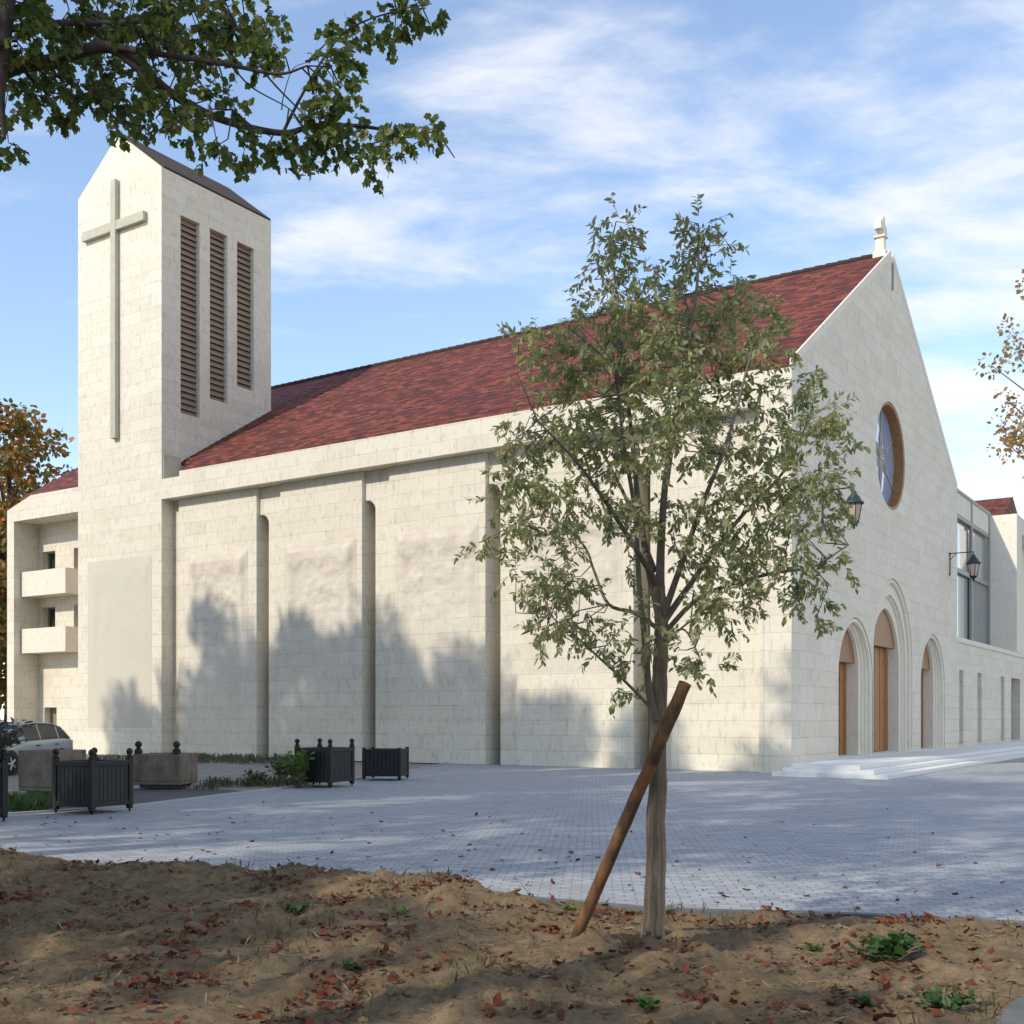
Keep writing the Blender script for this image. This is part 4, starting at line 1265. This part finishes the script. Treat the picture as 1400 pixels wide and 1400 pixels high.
trunk = [([Vector((-6.4, 7.4, -0.1)), Vector((-6.35, 7.4, 2.0)), Vector((-6.3, 7.5, 4.2)), Vector((-6.1, 7.6, 6.5)), Vector((-5.6, 7.2, 9.0)), Vector((-5.2, 7.0, 11.5))], .34, .10)]
up = [([Vector((-6.3, 7.5, 4.4)), Vector((-5.4, 7.9, 5.3)), at(-90, 190, DB - .1)], .13, .062),
      ([Vector((-6.2, 7.6, 5.2)), Vector((-5.3, 8.0, 6.3)), at(-80, 60, DB + .2)], .09, .032),
      ([Vector((-6.1, 7.6, 6.3)), Vector((-4.9, 7.8, 7.4)), at(18, -60, DB - .3)], .10, .075),
      ([Vector((-6.0, 7.5, 7.2)), Vector((-4.6, 7.6, 8.0)), Vector((-3.2, 7.9, 8.0)), at(290, -20, DB + .3)], .09, .018),
      ([Vector((-5.6, 7.2, 9.0)), Vector((-7.6, 6.2, 10.4)), Vector((-9.4, 5.6, 11)),], .08, .02),
      ([Vector((-5.8, 7.3, 8.0)), Vector((-6.2, 5.0, 9.6)), Vector((-6.0, 3.0, 10.4)),], .08, .02)]
g = limbs_mesh(sh(trunk, off), 12); g.build("trunk", M['bark_dark'], bigt)
bl = [(30, 15, 40), (80, 20, 42), (130, 15, 42), (185, 15, 42), (240, 12, 36), (110, 60, 34), (60, 60, 36), (20, 60, 34), (160, 45, 30), (220, 40, 38), (270, 35, 34), (310, 20, 34), (350, 25, 30), (372, 45, 22), (355, 65, 24), (320, 55, 30), (280, 70, 28), (240, 75, 36),
      (200, 95, 30), (160, 95, 28), (115, 100, 30), (80, 110, 30), (55, 130, 28), (95, 135, 30), (130, 125, 30), (165, 130, 32), (195, 130, 30), (225, 130, 26), (30, 110, 22), (30, 140, 20), (75, 150, 18), (110, 150, 16), (150, 155, 18), (185, 160, 22), (215, 160, 24), (245, 165, 26), (275, 180, 26),
      (270, 140, 24), (300, 140, 22), (325, 150, 18), (300, 195, 22), (330, 195, 22), (345, 215, 18), (365, 205, 18), (385, 215, 22), (410, 210, 28), (425, 230, 16), (425, 190, 28), (450, 180, 28), (440, 160, 22), (465, 195, 24), (495, 190, 24), (500, 215, 18), (525, 195, 24), (550, 195, 18), (575, 190, 20), (598, 180, 12), (540, 165, 14), (590, 170, 10),
      (470, 155, 22), (455, 135, 24), (465, 110, 28), (475, 85, 26), (465, 65, 24), (480, 45, 20), (445, 90, 18), (455, 120, 20), (500, 35, 18), (525, 40, 18), (545, 30, 20), (535, 55, 14), (565, 40, 16), (580, 20, 20), (560, 10, 18), (598, 8, 12),
      (4, 175, 14), (8, 195, 12), (3, 215, 10), (14, 160, 14), (350, 90, 12), (380, 70, 12)]
cs, rs, pn = [], [], []
for x, y, r in bl:
    dz = rng.uniform(-0.7, 0.9) * (1 if x < 400 else 0.5) + (0.3 if x < 250 else 0.2)
    cs.append(np.array(at(x, y, DB + dz) - off)); rs.append(r / FPX * DB * 0.92)
    pn.append(max(3, int((r / 30) ** 2 * (13.5 if x < 400 else 13))))
TWs, P, D, N_, S = sprigs(rng, cs, rs, pn, 0.14, 0.064, droop=0.45, leaves_on=9, flat=0.9)
g = limbs_mesh(sh(paths + up, off), 9)
twig_lines(g, TWs, sh(paths, off), rng, 0.004, 0.7, 4)
g.build("boughs", M['bark_dark'], bigt, recalc=False)
# the upper crown, above the frame
uc, ur = [], []
for k in range(30):
    p = Vector((rng.uniform(-11, -4.6), rng.uniform(4.0, 9.2), 0))
    lim = CAMZ + (YH + 70) / FPX * p.y + 0.9
    p.z = max(lim, rng.uniform(8.0, 12.5))
    uc.append(np.array(p - off)); ur.append(rng.uniform(0.7, 1.05))
P2, D2, N2, S2 = loose_leaves(rng, uc, ur, [150] * len(uc), 0.17)
leaf_mesh("crown", np.vstack([P, P2]), np.vstack([D, D2]), np.vstack([N_, N2]), np.concatenate([S, S2]), 'lobed', M['leaf_maple'], bigt)


# --- generic full-size trees
def big_tree(name, label, base, height, crad, cbase, mat, seed, nclump=40, per=170, leaf=0.42, group=None, clump_r=(0.9, 1.7), trunk_r=0.28, shape='oval', barkm='bark_dark', lean=(0, 0), keep=None):
    rg_ = np.random.default_rng(seed)
    root = empty(name, base)
    tag(root, label, "tree", group)
    cz = (height + cbase) / 2; hz_ = (height - cbase) / 2
    cs, rs = [], []
    k = 0
    while len(cs) < nclump and k < 4000:
        k += 1
        q = rg_.normal(size=3); q /= np.linalg.norm(q); q *= rg_.random() ** 0.42
        r_ = rg_.uniform(*clump_r)
        p = np.array([q[0] * (crad - r_ * .6) + lean[0], q[1] * (crad - r_ * .6) + lean[1], cz + q[2] * (hz_ - r_ * .5)])
        if keep is not None and not keep(Vector(p) + Vector(base), r_): continue
        cs.append(p); rs.append(r_)
    tr = [([Vector((0, 0, -0.1)), Vector((0.05, 0.0, cbase * .5)), Vector((-.05, .1, cbase)), Vector((lean[0] * .5, lean[1] * .5, cz)), Vector((lean[0], lean[1], height - hz_ * .5))], trunk_r, trunk_r * .22)]
    g = limbs_mesh(tr, 10); g.build("trunk", M[barkm], root)
    lp = []
    for c in cs[::2]:
        z0 = min(cz + .3 * hz_, max(cbase * .8, c[2] - crad * .7)); s_ = Vector((lean[0] * .3, lean[1] * .3, z0))
        m_ = (s_ + Vector(c)) / 2 + Vector((0, 0, -.25)); lp.append(([s_, m_, Vector(c)], trunk_r * .28, 0.025))
    g = limbs_mesh(lp, 5); g.build("limbs", M[barkm], root, recalc=False)
    P, D, N_, S = loose_leaves(rg_, cs, rs, [int(per * (r_ / 1.3) ** 2) for r_ in rs], leaf)
    leaf_mesh("crown", P, D, N_, S, shape, M[mat], root)
    return root


big_tree("autumn_tree", "tall autumn tree with rust and green leaves rising behind the balcony wing", (-32.5, 74, 0), 22.9, 5.6, 6.0, 'leaf_autumn', 21, 52, 150, 0.42, None, (0.9, 1.7), 0.42)
big_tree("autumn_tree", "dark green and orange tree at the far left, behind the parked car", (-33.5, 70, 0), 13.5, 5.0, 1.0, 'leaf_autumn', 22, 46, 170, 0.42, None, (1.0, 1.8), 0.3)
big_tree("yellow_tree", "thinly leaved tree with tan yellow foliage cut by the right picture edge", (33.6, 66, 0), 31.5, 6.4, 13.0, 'leaf_yellow', 24, 90, 90, 0.30, None, (0.7, 1.3), 0.3)

# --- trees of the grove outside the frame on the sunny side; they shade the square and the wall
TE_ = math.tan(R(SUN_EL))
def grove(label, hit, dist, ztop, rad, cb, seed, n=46, per=150):
    """a tree standing so that its shadow falls on the point hit, dist metres down-sun"""
    b = (hit[0] - LH.x * dist, hit[1] - LH.y * dist, 0)
    return big_tree("grove_tree", label, b, ztop, rad, cb, 'leaf_shade', seed, n, per, 0.36, "grove trees left of the square", (0.9, 1.6), 0.3)
def wall(t): return (P0.x - CT * t, P0.y - ST * t)
GL2 = GL = "leafy tree of the grove standing left of the square, outside the picture"
for i, (hit, dist, zs, rad, cb) in enumerate([
        (wall(29.0), 27, 3.6, 3.2, 2.0), (wall(24.8), 25, 6.6, 4.4, 1.8), (wall(22.0), 29, 7.2, 4.4, 3.0), (wall(18.5), 23, 7.2, 4.2, 1.6), (wall(15.5), 26, 7.0, 3.9, 1.6), (wall(12.0), 23, 5.2, 3.0, 1.8), (wall(8.8), 24, 3.6, 2.6, 2.0), (wall(4.9), 24, 3.4, 1.5, 3.0), (wall(1.0), 24, 1.4, 1.8, 3.0)]):
    grove(GL, hit, dist, zs + dist * TE_, rad, cb, 100 + i, 105, 190)
for i, (bx, by, h, rad, cb, n) in enumerate([(-9.8, 10.6, 27, 7.6, 13.5, 58), (-16, 8, 23, 5.2, 8, 50), (-21, 14, 22, 5.0, 7, 46), (-15, 0.5, 15, 4.6, 4, 46), (-9, -3.5, 11, 4.0, 3, 40),
                                        (-2.5, -5, 21, 5.0, 8, 44), (5, -7, 22, 5.0, 9, 40), (-17.5, 16.5, 17, 4.4, 5, 46), (-24, 5, 24, 5, 9, 44), (-9, -10, 20, 5, 7, 44), (-8, 0.5, 21.5, 4.0, 14, 40), (-12, 4.5, 21, 4.4, 11, 40)]):
    big_tree("grove_tree", GL2 if by < 0 and bx > -6 else GL, (bx, by, 0), h, rad, cb, 'leaf_shade', 200 + i, int(n * 1.2), 105, 0.34, "grove trees left of the square", (0.7, 1.3), 0.3)

# ------------------------------------------------------------------ small plants
def weed(name, label, loc, n, r, h, leaf, mat, seed, shape='oval', group=None, cat="plant"):
    rg_ = np.random.default_rng(seed)
    root = empty(name, loc); tag(root, label, cat, group)
    g = MB(); P, D, N_, S = [], [], [], []
    for k in range(n):
        a = rg_.uniform(0, 2 * math.pi); q = rg_.uniform(0.2, 1.0)
        tip = np.array([math.cos(a) * r * q, math.sin(a) * r * q, h * rg_.uniform(0.5, 1.0)])
        b = tip * np.array([.25, .25, 0]); m_ = (b + tip) / 2 + np.array([0, 0, h * .15])
        g.tube([b, m_, tip], [0.006, 0.005, 0.003], 4, caps=False)
        for j in range(5):
            f = (j + 1) / 5; p = b * (1 - f) + tip * f + np.array([0, 0, h * .12 * math.sin(f * math.pi)])
            d = rg_.normal(size=3); d[2] = abs(d[2]) * .6; P.append(p); D.append(d); nn = rg_.normal(size=3) * .4; nn[2] += 1; N_.append(nn); S.append(leaf * rg_.uniform(.6, 1.2))
    g.build("stems", M['twig'], root, recalc=False)
    leaf_mesh("foliage", P, D, N_, S, shape, M[mat], root)
    return root
def on_soil(px, py):
    z = 0.03
    for _ in range(8):
        p = gnd(px, py, z); z = soil_z(p.x, p.y)
    return Vector((p.x, p.y, z - 0.01))
weed("weed", "large dark green leafy weed at the kerb on the right", on_soil(1215, 1290), 26, 0.24, 0.13, 0.10, 'leaf_weed', 1)
weed("weed", "small green weed sprig low in the middle of the soil", on_soil(885, 1385), 9, 0.07, 0.07, 0.05, 'leaf_weed', 2)
weed("weed", "small green weed at the bottom edge right of the tree", on_soil(1180, 1380), 10, 0.08, 0.08, 0.055, 'leaf_weed', 3)
weed("weed", "spreading green weed patch in the lower right corner of the soil", on_soil(1290, 1375), 26, 0.24, 0.07, 0.06, 'leaf_weed', 4)
weed("weed", "green weed tuft in the soil left of the stake", on_soil(405, 1246), 12, 0.12, 0.08, 0.065, 'leaf_weed', 5)
weed("weed", "tiny green weed at the foot of the wooden stake", on_soil(778, 1248), 8, 0.07, 0.06, 0.05, 'leaf_bright', 6)
weed("weed", "little green weed near the bottom of the left soil", on_soil(478, 1325), 7, 0.06, 0.05, 0.045, 'leaf_weed', 7)
weed("weed", "yellow green sprig on the mound left of the stake", on_soil(548, 1222), 8, 0.08, 0.06, 0.05, 'leaf_bright', 8)
weed("weed", "yellow green sprig among the leaves right of the trunk", on_soil(1112, 1300), 7, 0.06, 0.05, 0.045, 'leaf_bright', 9)
weed("shrub", "bushy green plant in the bed left of the vine covered planter", gnd(385, 1066), 46, 0.50, 0.62, 0.14, 'leaf_weed', 10)
weed("shrub", "lower green plant at the front edge of the gravel bed", gnd(352, 1072), 26, 0.40, 0.34, 0.12, 'leaf_weed', 11)
weed("vine", "bright green leafy vine climbing the left corner of a black planter", (-4.98, 26.75, 0), 85, 0.34, 0.86, 0.14, 'leaf_bright', 12)
weed("potted_plant", "purple grey leafy plant growing in the planter at the left picture edge", (-8.50, 18.25, 0.85), 300, 0.80, 0.75, 0.11, 'leaf_purple', 13)


def blades(name, region, n, h, mat, seed, label=None, zf=None, w=0.012, kind="stuff"):
    rg_ = np.random.default_rng(seed)
    P = []; D = []; N_ = []; S = []
    while len(P) < n:
        p = region(rg_)
        if p is None: continue
        z = zf(p[0], p[1]) if zf else -0.03
        P.append((p[0], p[1], z)); d = rg_.normal(size=3) * .45; d[2] = 1; D.append(d); N_.append(rg_.normal(size=3)); S.append(h * rg_.uniform(.4, 1.3))
    o = leaf_mesh(name, P, D, N_, S, 'straw', M[mat]); tag(o, label, "grass", kind=kind); return o
def reg_bed(rg_):
    f = rg_.random(); a = wall(27 - f * 9); off_ = rg_.random() ** 1.6 * 4.0 + 0.2
    x, y = a[0] - 0.549 * off_, a[1] - 0.836 * off_
    return (x, y) if noise.noise((x * .9, y * .9, 7)) > -0.15 else None
blades("bed_weeds", reg_bed, 2600, 0.26, 'leaf_dull', 31, "low weeds growing in the gravel along the church wall")
def reg_edge(rg_):
    x, y = rg_.uniform(-9.8, -4.6), 0
    y = 27.2 + (x + 7) * 0.35 + rg_.normal() * .7
    return (x, y + 0.6) if x > -7.4 and noise.noise((x * 1.2, y * 1.2, 3)) > 0.0 else None
blades("bed_weeds", reg_edge, 900, 0.24, 'leaf_dull', 32, "weeds along the front of the gravel bed beside the planters")
def reg_left(rg_):
    x = rg_.uniform(-11.4, -8.4); y = rg_.uniform(19.7, 23.0)
    return (x, y) if noise.noise((x * 1.1, y * 1.1, 5)) > -0.2 else None
def reg_soilgrass(rg_):
    x = rg_.uniform(-6, 5.5); y = rg_.uniform(5.0, 13.2)
    return (x, y) if y < border_y(x) - 0.15 and noise.noise((x * 0.9 + 4, y * 0.9, 21)) > 0.28 else None
blades("soil_grass", reg_soilgrass, 900, 0.10, 'leaf_dull', 35, "sparse dull green grass shoots in the bare soil", soil_z)
blades("grass_tufts", reg_left, 2600, 0.22, 'leaf_weed', 33, "green grass tufts between the planters and the stone trough at far left")

# --- litter on the soil: dead leaves, straw
rg_ = np.random.default_rng(77)
P, D, N_, S = [], [], [], []
while len(P) < 6800:
    x = rg_.uniform(-7, 6); y = rg_.uniform(4.6, 14)
    if y > border_y(x) - 0.05: continue
    if noise.noise((x * 1.5, y * 1.5, 9)) + 0.6 * noise.noise((x * 4, y * 4, 2)) < rg_.uniform(-0.1, 0.6): continue
    P.append((x, y, soil_z(x, y) + rg_.uniform(0.004, 0.022))); d = rg_.normal(size=3); d[2] *= .35; D.append(d)  # each leaf lies on the earth
    nn = rg_.normal(size=3) * .45; nn[2] += 1; N_.append(nn); S.append(rg_.uniform(0.022, 0.085))
for k in range(5200):                       # fine crumbled litter, and a few leaves blown onto the setts
    if k < 4900:
        x = rg_.uniform(-7, 6); y = rg_.uniform(4.6, 13.5)
        if y > border_y(x) - 0.08: continue
        z = soil_z(x, y) + 0.004; sz = rg_.uniform(0.010, 0.028)
    else:
        x = rg_.uniform(-8, 12); y = border_y(x) + abs(rg_.normal()) * 4 + 0.1; z = 0.004; sz = rg_.uniform(0.04, 0.09)
    P.append((x, y, z)); d = rg_.normal(size=3); d[2] *= .15; D.append(d); nn = rg_.normal(size=3) * .3; nn[2] += 1; N_.append(nn); S.append(sz)
o = leaf_mesh("fallen_leaves", P, D, N_, S, 'curled', M['leaf_fallen']); tag(o, "red and brown fallen leaves scattered over the bare soil", "leaves", kind="stuff")
def reg_soil(rg_):
    x = rg_.uniform(-7, 6); y = rg_.uniform(4.6, 13.6)
    return (x, y) if y < border_y(x) - 0.1 and noise.noise((x * 1.1, y * 1.1, 15)) > -0.05 else None
rg_ = np.random.default_rng(78); P, D, N_, S = [], [], [], []
while len(P) < 6000:
    p = reg_soil(rg_)
    if p is None: continue
    P.append((p[0], p[1], soil_z(*p) + 0.004)); d = rg_.normal(size=3); d[2] = abs(d[2]) * .25 + .05; D.append(d); nn = rg_.normal(size=3); nn[2] += .5; N_.append(nn); S.append(rg_.uniform(.03, .11))
o = leaf_mesh("dry_straw", P, D, N_, S, 'straw', M['straw']); tag(o, "dry straw and grass bits lying on the soil", "straw", kind="stuff")
# clods and stones of the soil
rg_ = random.Random(9); g = MB()
for k in range(3200):
    x = rg_.uniform(-7, 6); y = rg_.uniform(4.6, 13.5)
    if y > border_y(x) - 0.05: continue
    s_ = rg_.uniform(0.008, 0.034) * (1.4 if rg_.random() < .1 else 1)
    ico = [(0, 0, 1), (.9, 0, .3), (.28, .85, .3), (-.72, .53, .3), (-.72, -.53, .3), (.28, -.85, .3), (.72, .53, -.4), (-.28, .85, -.4), (-.9, 0, -.4), (-.28, -.85, -.4), (.72, -.53, -.4), (0, 0, -1)]
    F = [(0, 1, 2), (0, 2, 3), (0, 3, 4), (0, 4, 5), (0, 5, 1), (1, 6, 2), (2, 7, 3), (3, 8, 4), (4, 9, 5), (5, 10, 1), (6, 7, 2), (7, 8, 3), (8, 9, 4), (9, 10, 5), (10, 6, 1)]
    z = soil_z(x, y)
    g.add([(x + a * s_ * rg_.uniform(.7, 1.3), y + b * s_ * rg_.uniform(.7, 1.3), z + c * s_ * .7) for a, b, c in ico], F, False)
o = g.build("soil_clods", M['soil'], recalc=False); tag(o, "small clods of earth strewn over the soil", "soil", kind="stuff")
